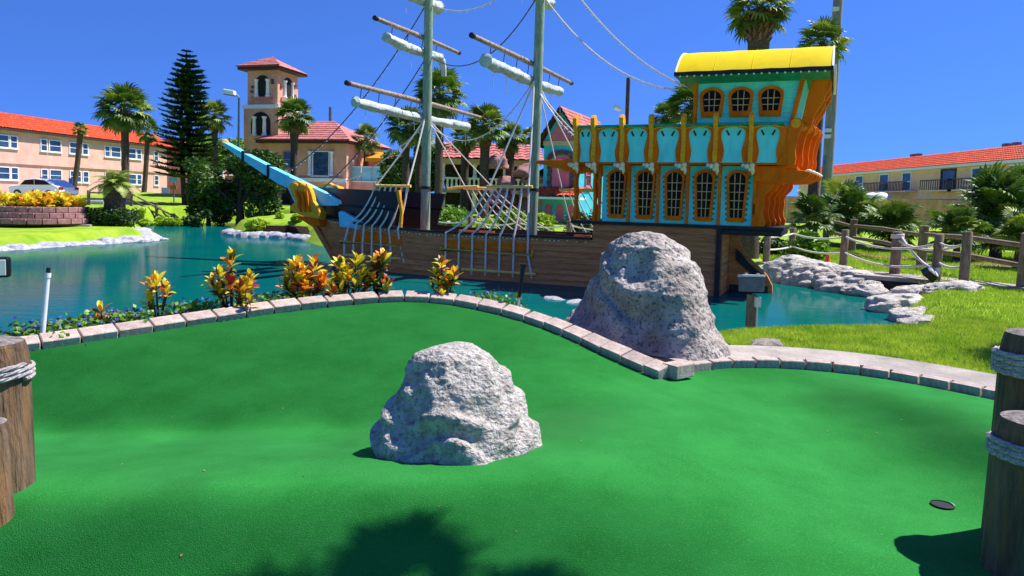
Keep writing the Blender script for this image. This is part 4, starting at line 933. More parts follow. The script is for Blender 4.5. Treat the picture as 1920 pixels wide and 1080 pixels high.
def rnd_lobes(seed, w, d, h, z0, k, r):
    q = random.Random(seed)
    return [((q.uniform(-1, 1)*w, q.uniform(-1, 1)*d, z0+q.random()*h), (r*q.uniform(.7, 1.2), r*q.uniform(.7, 1.2), r*q.uniform(.6, .95))) for _ in range(k)]
# ---- palms seen in the photograph
def pl(px, py, Y, cr_px, **k):
    x = XU(px, Y); return palm(x, Y, ZV(px, py, Y), cr_px*Y/1280, **k)
pl(235, 213, 52, 54, label='tall sabal palm with round crown and swollen trunk before the motel', tr=.27, boots=1.1, n=48)
pl(152, 246, 62, 17, label='thin leaning palm with a tiny crown against the motel wall', tr=.22, lean=(.9, 0), n=22)
pl(277, 250, 66, 26, label='slim palm with a small crown between the round palm and the pine', tr=.22, lean=(.5, 0), n=26)
pl(402, 222, 58, 36, label='pale green palm half hidden behind the tall pine', tr=.25, n=30, lite=.8)
pl(214, 346, 30, 42, label='short thick palm with arching feathery fronds above the hedge', tr=.42, n=24, kind='feather', dead=0)
pl(550, 222, 46, 42, label='sabal palm standing before the bell tower house', tr=.24, n=38, boots=1.0, lite=.15)
pl(684, 262, 58, 31, label='lone small palm beside the orange awning of the villa', tr=.22, n=32, lite=.6)
pl(820, 182, 38, 56, label='tallest sabal palm behind the fore mast', tr=.22, n=46, lite=.5)
pl(758, 243, 40, 46, label='darker taller palm between the villa and the fore mast', tr=.22, n=40, lite=.1)
pl(782, 262, 42, 36, label='dark lower palm hard behind the fore mast', tr=.2, n=34, lite=.1)
pl(905, 240, 40, 46, label='wide sabal palm between the two masts', tr=.28, n=44, boots=.9, lite=.5)
pl(868, 262, 42, 34, label='sabal palm tucked behind the wide palm between the masts', tr=.24, n=34, lite=.4)
pl(952, 262, 42, 34, label='sabal palm close beside the main mast', tr=.26, n=36, boots=.8, lite=.3)
pl(988, 258, 52, 22, label='small distant palm behind the main mast', tr=.18, n=26)
pl(1284, 205, 27, 50, label='palm crown rising beside the cabin windows', tr=.2, n=40, lite=.1)
pl(1240, 222, 30, 32, label='low palm crown above the gallery rail', tr=.2, n=32, lite=.05)
pl(1404, 30, 22, 66, label='tall palm with shaggy brown trunk top above the yellow roof', tr=.27, n=36, boots=1.0, lite=.4)
pl(1520, 92, 26, 52, label='palm crown peeking over the stern end of the yellow roof', tr=.2, n=36, lite=.2)
# two palms beyond the frame on the right whose shadows reach into the picture
palm(3.55, 3.84, 7.4, .8, 'tall sabal palm beside the green throwing a frond shadow on the turf', tr=.12, n=10, dead=0, lean=(-2.4, 2.8), z0=.42)
palm(10.2, 8.3, 7.0, 1.5, 'sabal palm on the right lawn throwing shade across the grass', tr=.16, n=24)
# palmettos along the right fence
def palmetto(px, py, Y, rpx, label, n=46, lite=.2):
    x = XU(px, Y); z0 = gz1(x, Y); r = rpx*Y/1280; zc = ZV(px, py, Y); rd = random.Random(px)
    t = thing('palmetto_bush', (x, Y, z0), label, 'palm bush', 'palmettos along the right hand fence')
    MB().tube([(x, Y, z0-.1), (x, Y, max(zc-.3*r, z0+.2))], [r*.14, r*.1], 10).build('trunk', 'palm_trunk', t, smooth=True)
    for i in range(n):
        az = i*2.399; q = (i+.5)/n; el = R(84)-R(110)*q
        p = Vector((x+rd.uniform(-.2, .2)*r, Y+rd.uniform(-.2, .2)*r, max(z0+.15, zc-.25*r+rd.uniform(-.5, .15)*r)))
        put_frond(t, rd.choice(FR['lite' if rd.random() < lite else 'dark']), p, az, el, r/1.5*rd.uniform(.7, 1.1), rd.uniform(-.5, .5))
palmetto(1590, 378, 29, 58, 'palmetto clump close beside the tall concrete pole', 60, .3)
palmetto(1520, 392, 26, 44, 'palmetto clump behind the ship stern', 46, .2)
palmetto(1672, 408, 27, 54, 'wide dark palmetto clump before the tan board fence', 56, .1)
palmetto(1868, 384, 24, 80, 'largest palmetto clump covering the end of the right motel', 80, .1)
palmetto(1795, 418, 22.5, 50, 'low palmetto clump beside the largest one', 50, .15)
palmetto(1910, 428, 20, 46, 'bright palmetto clump at the rail fence end', 50, .5)
palmetto(1925, 345, 30, 50, 'tall palmetto behind the largest clump', 50, .1)
# shrubs and trees
def shrub(px, py, Y, wpx, hpx, m, label, n=2600, size=.09, k=7, name='shrub', grp='shrubs around the pond'):
    x = XU(px, Y); z0 = gz1(x, Y); w = wpx*Y/1280; zt = max(ZV(px, py, Y), z0+.4); h = min(hpx*Y/1280, zt-z0+.1); r = h*.5
    return leafy(name, x, Y, rnd_lobes(px, max(w-r, .1), .5*w, max(zt-z0-h*.5-r*.6, .05), r*.6, k, r), n, size, m, label, 'shrub', (.06, h*.6), z0, px, grp)
shrub(1512, 428, 22, 38, 70, 'leaf_b', 'round bright green bush against the ship stern', 4200, .08, 10)
shrub(1450, 440, 23.5, 30, 60, 'leaf_c', 'dark bush under the ship stern counter', 2600, .08)
shrub(1095, 388, 26, 34, 60, 'leaf_c', 'dark clipped bush beside the pink and turquoise house', 3200, .08)
shrub(850, 372, 30, 40, 60, 'leaf_b', 'bright bush between the masts behind the near rope net', 3000, .1)
shrub(900, 402, 27, 36, 44, 'leaf_y', 'yellow green bush low behind the ship waist', 2600, .09)
shrub(965, 385, 28, 42, 60, 'leaf_b', 'bright bush behind the main mast rope ladder', 3000, .1)
shrub(1020, 392, 27, 26, 40, 'leaf_y', 'small yellow green bush between the main mast and the castle', 2000, .09)
shrub(795, 385, 32, 30, 60, 'leaf_b', 'bright bush at the foot of the fore mast', 2400, .1)
shrub(980, 405, 34, 30, 40, 'leaf_c', 'dark low bush behind the main mast', 1600, .1)
x = XU(448, 44); leafy('tree', x, 44, rnd_lobes(51, 2.3, 1.6, 3.3, 1.5, 26, 0.85), 12000, .14, 'leaf_a', 'spreading dark green tree in front of the bell tower house', 'tree', (.22, 2.2), seed=5)
x = XU(760, 50); leafy('tree', x, 50, rnd_lobes(53, 2, 1.4, 2.8, 1.2, 18, 0.8), 8000, .15, 'leaf_a', 'round leafy tree seen under the dark palms near the fore mast', 'tree', (.2, 2.0), seed=6)
x = XU(850, 48); leafy('tree', x, 48, rnd_lobes(54, 2.6, 1.4, 2.8, 1.8, 20, 0.8), 9000, .15, 'leaf_a', 'leafy tree behind the palms between the two masts', 'tree', (.2, 2.2), seed=8)
x = XU(405, 66); leafy('tree', x, 66, [((0, 0, 4.5), (2.4, 2, 1.5)), ((2.0, 0, 5.2), (1.5, 1.3, 1.0)), ((-1.5, 0, 5.6), (1.3, 1.3, .9))], 3600, .22, 'leaf_b', 'lighter green tree farther behind the pine', 'tree', (.25, 3.5), seed=9)
x = XU(388, 45); leafy('tree', x, 45, rnd_lobes(52, 1.2, 1, 2.6, 0.7, 14, 0.6), 6500, .13, 'leaf_a', 'small dense tree between the pine and the lamp post', 'tree', (.15, 1.4), seed=15)
for px, Y, w in ((262, 40, 16), (300, 41, 14), (322, 41, 16), (350, 42, 18), (375, 41, 22)):
    shrub(px, 386, Y, w, 20, 'leaf_y' if px < 340 else 'leaf_c', {262: 'low bright shrub nearest the short palm', 300: 'low bright shrub beside the rail fence', 322: 'second low bright shrub by the rail fence end', 350: 'dark low shrub at the foot of the pine', 375: 'dark low shrub under the small dense tree'}[px], 900, .1, 4)
shrub(478, 408, 33.4, 26, 22, 'leaf_y', 'spiky bright plant on the rock rimmed island', 900, .13, 4)
shrub(556, 402, 34, 16, 18, 'leaf_y', 'small bright plant beside the far putting green', 700, .1, 3)
shrub(520, 404, 35.5, 12, 14, 'leaf_y', 'tiny bright plant between the other island plants', 500, .09, 3)
# Norfolk pine with two trunks
Y = 50; x = XU(352, Y); z0 = gz1(x, Y); zt = ZV(348, 98, Y); t = thing('norfolk_pine', (x, Y, z0), 'tall dark tiered pine with two trunks beside the motel', 'pine tree')
MB().tube([(x+.25, Y, z0-.1), (x+.1, Y, z0+4), (x-.05, Y, zt)], [.24, .2, .03], 10).build('trunk', 'bark', t, smooth=True)
MB().tube([(x-.35, Y+.2, z0-.1), (x-.55, Y+.2, z0+3), (x-.25, Y+.1, z0+6.2)], [.2, .16, .04], 10).build('trunk', 'bark', t, smooth=True)
rd = random.Random(4); V = []; Fc = []; k = 0
for zz in np.linspace(z0+2.0, zt-.15, 25):
    q = (zz-z0)/(zt-z0); rad = 2.75*(1-q)**.62*min(1, .62+(q)*1.6)+.12; nb = 8 if q < .85 else 5
    br = MB()
    for j in range(nb):
        a = 2*math.pi*j/nb+k*.5+rd.uniform(-.15, .15); L = rad*rd.uniform(.72, 1.12); ca, sa = math.cos(a), math.sin(a); path = []
        for i in range(8):
            u = i/7; path.append(Vector((x+ca*L*u, Y+sa*L*u, zz-.1*u*L*.6+.34*u*u*L*.55)))
        br.tube(path, [.04*(1-u/8)+.008 for u in range(8)], 5)
        for i in range(1, 8):
            for sd in (-1, 1)*5:
                p = path[i].lerp(path[i-1], rd.random()); ln = (.18+.30*(1-abs(i/7-.45)))*min(1, rad)*1.05
                d = Vector((ca*.75-sa*sd*.65, sa*.75+ca*sd*.65, .3+rd.uniform(-.15, .2))).normalized()
                n = d.cross(Vector((rd.uniform(-.5, .5), rd.uniform(-.5, .5), 1))).normalized()*.055
                b = len(V); V += [p-n, p+n, p+d*ln+n*.7, p+d*ln*1.15, p+d*ln-n*.7]; Fc.append((b, b+1, b+2, b+3, b+4))
    br.build('branch_whorl', 'bark', t); k += 1
o = MB().pts(V, Fc).build('needle_foliage', 'needle', t, fix=False); o['kind'] = 'stuff'

# ---- crotons in the bed behind the border
def leaf_mesh(m, name='leaf'):
    P = []; n = 7
    for i in range(n):
        t = i/(n-1); w = .27*math.sin(math.pi*min(1, t*.93+.05))**.8*(.55+.45*t); z = .3*t-.34*t*t
        P += [(t, -w, z+.07*w*4), (t, 0, z), (t, w, z+.07*w*4)]
    F = []
    for i in range(n-1): F += [(i*3, i*3+1, i*3+4, i*3+3), (i*3+1, i*3+2, i*3+5, i*3+4)]
    me = bpy.data.meshes.new(name); me.from_pydata(P, [], F); me.materials.append(m); me.polygons.foreach_set('use_smooth', [True]*len(me.polygons)); return me
LM = {k: leaf_mesh(M[k]) for k in ('cr_y', 'cr_o', 'cr_r', 'cr_g')}
def croton(x, y, z, h, w, heads, mixw, label, per=18, grp='crotons in the bed along the pond', extra=2, ls=.92):
    t = thing('croton_plant', (x, y, z), label, 'croton', grp); rd = random.Random(int(abs(x)*91+h*10)); keys = ['cr_y', 'cr_o', 'cr_r', 'cr_g']
    allh = list(heads)
    for (hx, hy, hz_, s) in heads:
        for _ in range(extra): allh.append((hx+rd.uniform(-.42, .42), hy+rd.uniform(-.45, .45), max(.22, hz_*rd.uniform(.5, .98)), s*rd.uniform(.75, .95)))
    for n_, (hx, hy, hz_, s) in enumerate(allh):
        top = Vector((x+hx*w, y+hy*w, z+hz_*h)); MB().tube([(x+hx*w*.2, y, z-.06), (x+hx*w*.6, y+hy*w*.5, z+hz_*h*.5), top], [.012, .01, .007], 6).build('stem', 'bark', t, smooth=True)
        pp = per if n_ < len(heads) else max(7, int(per*.6))
        for i in range(pp):
            q = i/pp; az = i*2.4+rd.uniform(-.3, .3); el = R(80)-R(100)*q+rd.uniform(-.2, .2); ln = s*ls*(.6+.45*math.sin(math.pi*min(1, q+.2)))*rd.uniform(.75, 1.2)
            low = 1-hz_*.6 if n_ >= len(heads) else 0
            wts = [mixw[0]*(1.3-q)*(1-.4*low), mixw[1]*(1-.3*low), mixw[2]*(.4+q)*(1+low), mixw[3]*(.25+1.6*q)*(1+1.5*low)]
            kk = rd.choices(keys, wts)[0]; p = top-Vector((0, 0, .32*s*2.0*q))
            inst('leaf', LM[kk], t, Matrix.Translation(p) @ Matrix.Rotation(az, 4, 'Z') @ Matrix.Rotation(-el, 4, 'Y') @ Matrix.Rotation(rd.uniform(-.6, .6), 4, 'X') @ Matrix.Diagonal((ln, ln*rd.uniform(.75, 1.05), ln*rd.uniform(.6, 1.5), 1)))
def cpos(px, Y): return XU(px, Y), Y
x, y = cpos(186, 6.55); croton(x, y, .72, .27, .1, [(0, 0, .8, .12), (-.4, .2, .45, .1)], (2, 2, .6, .4), 'tiny orange and yellow croton among violet flowers', 8, extra=0)
x, y = cpos(295, 7.0); croton(x, y, .74, .52, .2, [(-.15, 0, .78, .17), (.25, .2, .66, .15), (-.5, -.1, .45, .14)], (2.4, .9, .7, .8), 'slim bronze and yellow croton on a bare stem', 14, extra=1)
x, y = cpos(434, 7.3); croton(x, y, .76, .64, .28, [(-.05, 0, .95, .17), (-.02, -.2, .56, .19), (-.75, 0, .58, .15), (.6, .1, .62, .16), (.45, -.2, .4, .16)], (2.8, .8, 1.0, 1.0), 'tall two tiered croton with red tipped yellow leaves', 21)
x, y = cpos(572, 7.95); croton(x, y, .8, .52, .29, [(-.3, 0, .84, .19), (.35, 0, .88, .2), (0, -.3, .7, .19), (-.75, 0, .56, .17), (.75, -.1, .5, .18), (.1, -.4, .45, .18)], (2.6, 2.0, .5, .5), 'fullest croton, glowing orange and red, beside the yellow green one', 23)
x, y = cpos(655, 8.15); croton(x, y, .82, .52, .26, [(-.4, 0, .85, .17), (.3, 0, .92, .17), (0, -.3, .62, .17), (.7, 0, .6, .16), (-.7, -.1, .5, .15)], (3.4, .4, .1, 1.3), 'yellow green croton beside the fullest orange one', 22)
x, y = cpos(708, 8.2); croton(x, y, .82, .56, .2, [(-.1, 0, .85, .16), (.35, 0, .95, .16), (.6, -.2, .4, .15), (-.3, -.2, .55, .15)], (1.6, .4, .5, 1.8), 'dark leaved croton with few yellow tips at the bow', 21)
x, y = cpos(836, 8.25); croton(x, y, .82, .5, .22, [(-.25, 0, .95, .15), (.45, 0, .66, .16), (-.4, -.1, .55, .14), (.1, -.2, .45, .14)], (2.8, .4, .3, 1.3), 'single green and yellow croton before the ship waist', 20)
# violet ground cover
def groundcover(pts, n, label, seed):
    g = np.random.default_rng(seed); A = np.array(pts); idx = g.integers(0, len(A), n); P = A[idx]+np.stack([g.normal(0, .16, n), np.abs(g.normal(0, .1, n))+.04, g.random(n)**1.6*.17], -1)
    for nm, m, kk, sz in (('flower_foliage', 'leaf_b', slice(0, int(n*.87)), .028), ('violet_flowers', 'violet', slice(int(n*.87), n), .02)):
        Q = P[kk]; k = len(Q); Q = Q+np.array([0, 0, .03 if nm[0] == 'v' else 0]); u = g.normal(size=(k, 3)); u[:, 2] *= .5; u /= np.linalg.norm(u, axis=1)[:, None]
        v = np.cross(u, g.normal(size=(k, 3))); v /= np.linalg.norm(v, axis=1)[:, None]
        V = np.stack([Q-u*sz, Q+v*sz*.7, Q+u*sz, Q-v*sz*.7], 1).reshape(-1, 3); o = add(nm, raw_mesh(nm, V, np.arange(4*k).reshape(-1, 4), M[m]))
        setp(o, ('leafy green ground cover ' if nm[0] == 'f' else 'small violet flowers ')+label, 'ground cover' if nm[0] == 'f' else 'flowers', kind='stuff')
pts = [(XU(px, Y), Y, z) for px, Y, z in ((30, 5.9, .68), (60, 6.1, .7), (100, 6.25, .7), (140, 6.35, .7), (180, 6.5, .72), (205, 6.6, .72), (235, 6.7, .72), (190, 6.6, .72))]
groundcover(pts, 2600, 'at the low left end of the bed', 2)
pts = [(XU(px, Y), Y, z) for px, Y, z in ((320, 7.05, .74), (345, 7.1, .75), (375, 7.2, .76), (460, 7.45, .78), (490, 7.55, .78), (515, 7.65, .79), (540, 7.75, .8))]
groundcover(pts, 1800, 'among the taller crotons', 3)
pts = [(XU(px, Y), Y, z) for px, Y, z in ((905, 8.2, .8), (925, 8.15, .79), (940, 8.1, .78))]
groundcover(pts, 380, 'near the black gripped stake', 4)
# ---- lawn blades (near lawn on the right, and around the right hand rocks)
def blades(n, region, h, label, seed, zfun=ground_z, wd=.006):
    g = np.random.default_rng(seed); x0, x1, y0, y1 = region; x = g.uniform(x0, x1, n); y = g.uniform(y0, y1, n)
    ok = ~pip(x, y, green_poly) & ~pip(x, y, shore)
    dpath = pdist(x, y, [(p[0], p[1]) for p in BRs], False); ok &= dpath > .64
    ok &= ~((np.hypot((x-1.55)/1.0, (y-7.2)/1.0)) < .95)
    ok &= x > 1.6+.2*np.sin(y*3)
    x, y = x[ok], y[ok]; z = zfun(x, y); ok = z > .05; x, y, z = x[ok], y[ok], z[ok]; k = len(x)
    hh = h*(.5+.9*g.random(k)); a = g.uniform(0, 2*np.pi, k); l = hh*.55*g.random(k); b = g.uniform(0, 2*np.pi, k)
    B = np.stack([x, y, z-.01], -1); wv = np.stack([np.cos(b), np.sin(b), 0*b], -1)*wd*(h/.07)
    mid = B+np.stack([np.cos(a)*l*.35, np.sin(a)*l*.35, hh*.6], -1); tip = B+np.stack([np.cos(a)*l, np.sin(a)*l, hh], -1)
    V = np.stack([B-wv, B+wv, mid+wv*.7, tip, mid-wv*.7], 1).reshape(-1, 3)
    o = add('grass', raw_mesh('grass', V, np.arange(5*k).reshape(-1, 5), M['blade'])); setp(o, label, 'grass', kind='stuff')
blades(120000, (1.6, 7.2, 6.3, 10.8), .06, 'thick bright lawn grass beside the concrete path', 1)
blades(60000, (6.4, 14, 7.5, 16.5), .06, 'bright lawn grass around the right hand rim rocks', 2, wd=.009)
blades(60000, (8, 26, 15.5, 27), .09, 'sunlit grass beyond the rope fence', 3, wd=.013)

g = np.random.default_rng(5); lx = g.uniform(-3.2, 3.4, 90); ly = g.uniform(2.6, 7.4, 90); ok = pip(lx, ly, green_poly); lx, ly = lx[ok], ly[ok]; lz = turf_z(lx, ly)+.006
u = g.uniform(0, 6.28, len(lx)); sz = g.uniform(.004, .011, len(lx)); B = np.stack([lx, ly, lz], -1); a1 = np.stack([np.cos(u), np.sin(u), .2*np.ones_like(u)], -1)*sz[:, None]; a2 = np.stack([-np.sin(u), np.cos(u), .1*np.ones_like(u)], -1)*sz[:, None]*.5
V = np.stack([B-a1, B+a2, B+a1, B-a2], 1).reshape(-1, 3)
setp(add('turf_litter', raw_mesh('turf_litter', V, np.arange(len(V)).reshape(-1, 4), M['palm_dry'])), 'tiny dry leaf flecks scattered over the green turf', 'litter', kind='stuff')
# ================================================================ ROCK RIMS, FENCES, LAMPS
def small_rock(x, y, z, rx, ry, h, m, label, cat, grp, seed, nt=44, nh=22, amp=.1, rot=None):
    me = rock_mesh([(1, -.15), (1.0, 0), (.97, .25), (.85, .55), (.6, .82), (.3, .96), (.02, 1.0)], 1, 1, seed, m, nt, nh, amp, 1.6, .03, 2.2, .22, .03, name='rock')
    o = add('rock', me, loc=(x, y, z)); o.scale = (rx, ry, h); o.rotation_euler.z = rot if rot is not None else seed*1.7
    return setp(o, label, cat, grp)
rd = random.Random(12)
left_rim = smooth([(-24, 21.2), (-20, 21.9), (-17.2, 22.9), (-16.5, 25.6), (-15.5, 28.6), (-16.2, 30.3), (-18, 33), (-19.6, 35.8)], 5)
k = 0
for i in range(0, len(left_rim)):
    p = left_rim[i]; small_rock(p[0]+rd.uniform(-.1, .1), p[1]+rd.uniform(-.1, .1), -.1, rd.uniform(.4, .75), rd.uniform(.35, .55), rd.uniform(.2, .36), 'white_rock', 'white rim rock along the grassy left bank by the planter', 'rock', 'white rocks along the left bank', 30+k, 30, 16); k += 1
isl = smooth([(-9.6, 31.4), (-10.4, 32.5), (-11.6, 32.8), (-12.8, 33.0), (-13.9, 33.8), (-14.6, 35.2)], 4)
for p in isl:
    small_rock(p[0], p[1], -.08, rd.uniform(.38, .55), rd.uniform(.3, .42), rd.uniform(.3, .4), 'white_rock', 'white rim rock around the mulched island', 'rock', 'white rocks around the island', 60+k, 26, 14); k += 1
mb = MB(); ip = [(-9.8, 31.8), (-10.6, 32.9), (-12.8, 33.4), (-14.2, 34.4), (-14.4, 36.2), (-12.4, 36.2), (-10.2, 35), (-9.2, 33)]
mb.pts([(-11.9, 34.4, .62)]+[(q[0], q[1], .2) for q in ip]+[(q[0]*.75-11.9*.25, q[1]*.75+34.4*.25, .55) for q in ip], [(1+i, 1+(i+1) % 8, 9+(i+1) % 8, 9+i) for i in range(8)]+[(9+i, 9+(i+1) % 8, 0) for i in range(8)])
setp(mb.build('island_mulch', 'mulch', org=(0, 0, 0), smooth=True), kind='structure')
# far putting green on the island with a pale kerb
t = thing('far_putting_green', (-10.5, 35.5, .6), 'far flat putting green with pale kerb beyond the bow', 'putting green')
MB().box((-10.6, 35.6, .72), (2.6, 2.0, .1)).build('kerb', 'concrete', t); MB().box((-10.6, 35.6, .775), (2.4, 1.8, .03)).build('turf', 'turf', t)
for px, w in ((520, .5), (545, .6)): small_rock(XU(px, 36), 36, .55, w, .4, .35, 'white_rock', 'smaller white stone beside the far putting green' if px == 520 else 'larger white stone beside the far putting green', 'rock', 'stones beside the far putting green', px, 24, 12)
# right hand sculpted rocks
RR = [((1495, 490), 19.2, 1.0, .62, .85, 'broad folded grey rock by the ship rudder'), ((1545, 515), 18.4, 1.0, .6, .72, 'long grey rock between the rudder rock and the channel mouth'), ((1600, 530), 17.3, .95, .62, .62, 'grey rock beside the dark channel mouth on the ship side'),
      ((1635, 545), 16.6, .55, .5, .42, 'small grey rock at the lip of the dark channel mouth'),
      ((1745, 540), 15.0, 1.0, .55, .55, 'layered grey rock beside the dark channel mouth on the lawn side'), ((1700, 560), 14.2, .75, .5, .42, 'layered low rock between the channel mouth and the lawn'), ((1735, 585), 12.9, .62, .42, .33, 'flat layered rock on the lawn edge'), ((1755, 608), 12.1, .48, .38, .28, 'lowest layered rock where lawn meets water'), ((1800, 560), 14.6, .7, .4, .28, 'flat pale slab of rock beside the concrete path')]
for i, ((px, py), Y, rx, ry, h, lb) in enumerate(RR):
    small_rock(XU(px, Y), Y, -.08 if px < 1780 else .3, rx*1.05, ry*1.05, h*.88+.06, 'rim', lb, 'rock', 'grey rocks round the right end of the pond', 90+i, 70, 36, .16, rot=(-.35 if px < 1650 else .35))
small_rock(2.95, 7.75, .42, .34, .22, .16, 'rock_big', 'low flat stone beside the big boulder in the lawn edge', 'rock', None, 141, 40, 20)
for i, (px, Y) in enumerate(((1085, 14.2), (1040, 14.6))): small_rock(XU(px, Y), Y, -.1, .3, .2, .16, 'white_rock', ('larger pale stone breaking the water beside the hull', 'smaller pale stone in the water off the waist of the hull')[i], 'rock', 'stones in the water by the hull', 150+i, 24, 12)
# channel mouth under the path
t = thing('culvert', (9.7, 16.2, 0), 'dark open channel mouth under the concrete path between grey rocks', 'culvert')
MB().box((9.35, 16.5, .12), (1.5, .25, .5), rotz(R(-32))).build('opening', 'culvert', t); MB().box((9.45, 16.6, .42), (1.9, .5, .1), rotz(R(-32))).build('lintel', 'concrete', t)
strip([(7.6, 20.6, .42), (9.2, 18.2, .44), (10.4, 16.4, .46), (11.6, 14.4, .47), (12.6, 12.2, .48), (13.6, 9.5, .5)], -.35, .35, .02, .02, 'concrete_path', 'concrete', .1)
# rope fence
def fpost(name, x, y, h, r, label, grp, m='fence'):
    z0 = gz1(x, y); t = thing(name, (x, y, z0), label, 'fence post', grp)
    MB().tube([(x, y, z0-.1), (x+.01, y, z0+h*.5), (x+.02, y, z0+h-.02), (x+.02, y, z0+h)], [r*1.05, r, r*.97, r*.8], 14).build('post', m, t, smooth=True); return t, z0
RP = [(1438, 492, 20.5, .92), (1485, 485, 21.8, 1.02), (1583, 505, 18.9, 1.1), (1681, 517, 17.4, 1.13), (1759, 530, 15.9, 1.14), (1812, 537, 15.2, 1.24)]
lbs = ['grey green rope fence post nearest the ship stern', 'rope fence post before the round bright bush', 'rope fence post above the orange cone', 'stout rope fence post with a thick rope tied at its top', 'dark rope fence post carrying the small floodlight', 'tallest rope fence post at the path edge']
tops = []
for (px, py, Y, h), lb in zip(RP, lbs):
    x = XU(px, Y); t, z0 = fpost('fence_post', x, Y, h, .1 if px != 1681 else .125, lb, 'rope fence posts', 'fence'); tops.append((x, Y, z0, h, t))
def rp_rope(i, j, f, sag, lb):
    a, b = tops[i], tops[j]; o = MB().tube(catenary((a[0], a[1]-.08, a[2]+a[3]*f), (b[0], b[1]-.08, b[2]+b[3]*f), sag, 14), .028, 8).build('fence_rope', 'rope', smooth=True)
    setp(o, lb, 'rope', 'ropes of the rope fence')
for i, j, sg in ((0, 1, .03), (1, 2, .1), (2, 4, .22), (4, 5, .1)):
    for f, nm in ((.82, 'upper'), (.42, 'lower')):
        rp_rope(i, j, f, sg, '%s sagging rope between the %s' % (nm, {0: 'stern post and the bush post', 1: 'bush post and the cone post', 2: 'cone post and the floodlight post', 4: 'floodlight post and the tallest post'}[i]))
a = tops[3]; 
setp(MB().tube(catenary((a[0]+.05, a[1]-.1, a[2]+a[3]*.9), (tops[4][0]-.1, tops[4][1]-.1, tops[4][2]+.32), .12, 12), .03, 8).build('hanging_rope', 'rope', smooth=True), 'thick loose rope hanging from the stout post to the floodlight', 'rope')
mb = MB(); rope_coil(mb, (a[0]+.02, a[1]), .12, a[2]+a[3]*.84, 3, .02); mb.build('rope_coil', 'rope', a[4], smooth=True)
rp_rope(3, 5, .8, .2, 'upper rope crossing behind the floodlight post')
# split rail fence behind
SP = [(1548, 29), (1598, 26), (1730, 19.6), (1925, 14.9), (2200, 12)]
pts = []
for (px, Y), lb in zip(SP, ('split rail fence post beside the tall pole', 'split rail fence post between the palmettos and the cone', 'greenish split rail fence post behind the rope fence', 'split rail fence post where the rails leave the lawn', 'last split rail fence post past the largest palmetto')):
    x = XU(px, Y); t, z0 = fpost('rail_post', x, Y, 1.25, .13, lb, 'split rail fence posts'); pts.append((x, Y, z0))
for i in range(4):
    for f, nm in ((1.0, 'upper'), (.55, 'lower')):
        a, b = pts[i], pts[i+1]
        setp(MB().tube([(a[0], a[1], a[2]+f), ((a[0]+b[0])/2, (a[1]+b[1])/2, (a[2]+b[2])/2+f+.02), (b[0], b[1], b[2]+f-.03)], [.06, .07, .055], 8).build('fence_rail', 'fence', smooth=True), '%s weathered split rail %s' % (nm, ('beside the tall pole', 'behind the orange cone', 'behind the rope fence posts', 'leading off past the largest palmetto')[i]), 'fence rail', 'split rails')
strip([(9.5, 28, .0), (13, 23.5, 0), (17, 18.5, 0), (19, 14, 0)], -.6, .6, .47, .47, 'dirt_path', 'dirt', .05)
# cone
Y = 20; x = XU(1554, Y); z = gz1(x, Y)
t = thing('traffic_cone', (x, Y, z), 'small orange cone behind the grey rocks', 'cone'); MB().lathe((x, Y, z), [(.12, .03), (.1, .05), (.05, .26), (.035, .34), (.01, .345)], 18).build('cone_body', 'cone', t, smooth=True); MB().box((x, Y, z+.015), (.3, .3, .03)).build('base', 'cone', t)
# floodlight box on a short post by the pond
x, Y = XU(1414, 9.3), 9.3; z0 = gz1(x, Y)
t = thing('floodlight', (x, Y, z0), 'grey floodlight box on a short timber post at the lawn edge', 'floodlight')
MB().box((x+.01, Y, (z0+.86)/2-.05), (.11, .11, .92-z0+.1)).build('post', 'fence', t)
bevel(MB().box((x-.01, Y, 1.03), (.29, .2, .2), Matrix.Rotation(R(-8), 3, 'X')).build('housing', 'box_grey', t), .012)
bevel(MB().box((x-.01, Y+.01, 1.145), (.31, .22, .03), Matrix.Rotation(R(-8), 3, 'X')).build('lid', 'metal_lt', t), .006)
for s in (-.09, .07): MB().tube([(x+s-.02, Y-.02, 1.17), (x+s+.02, Y-.02, 1.17)], .018, 8).build('hinge', 'box_grey', t)
bevel(MB().box((x+.06, Y-.08, .8), (.08, .06, .14)).build('junction_box', 'metal_lt', t), .006)
MB().tube([(x+.06, Y-.08, .73), (x+.06, Y-.08, z0)], .012, 8).build('conduit', 'metal_lt', t)
# small floodlight on the rope fence
a = tops[4]; x, Y, z = a[0]-.28, a[1]-.22, a[2]+.22
t = thing('floodlight', (x, Y, z-.1), 'small tilted black floodlight with pale back beside the dark rope post', 'floodlight')
rm = Matrix.Rotation(R(35), 3, 'Y') @ Matrix.Rotation(R(30), 3, 'X')
MB().box((x, Y, z), (.3, .26, .16), rm, .8).build('housing', 'black', t); MB().box(Vector((x, Y, z))+rm @ Vector((0, 0, .09)), (.25, .2, .03), rm).build('back_plate', 'metal_lt', t)
MB().tube([(x, Y, z), (a[0]-.05, a[1]-.1, z+.1)], .015, 6).build('arm', 'metal', t); MB().box((a[0]-.04, a[1]-.12, z+.06), (.1, .05, .16)).build('junction_box', 'metal_lt', t)
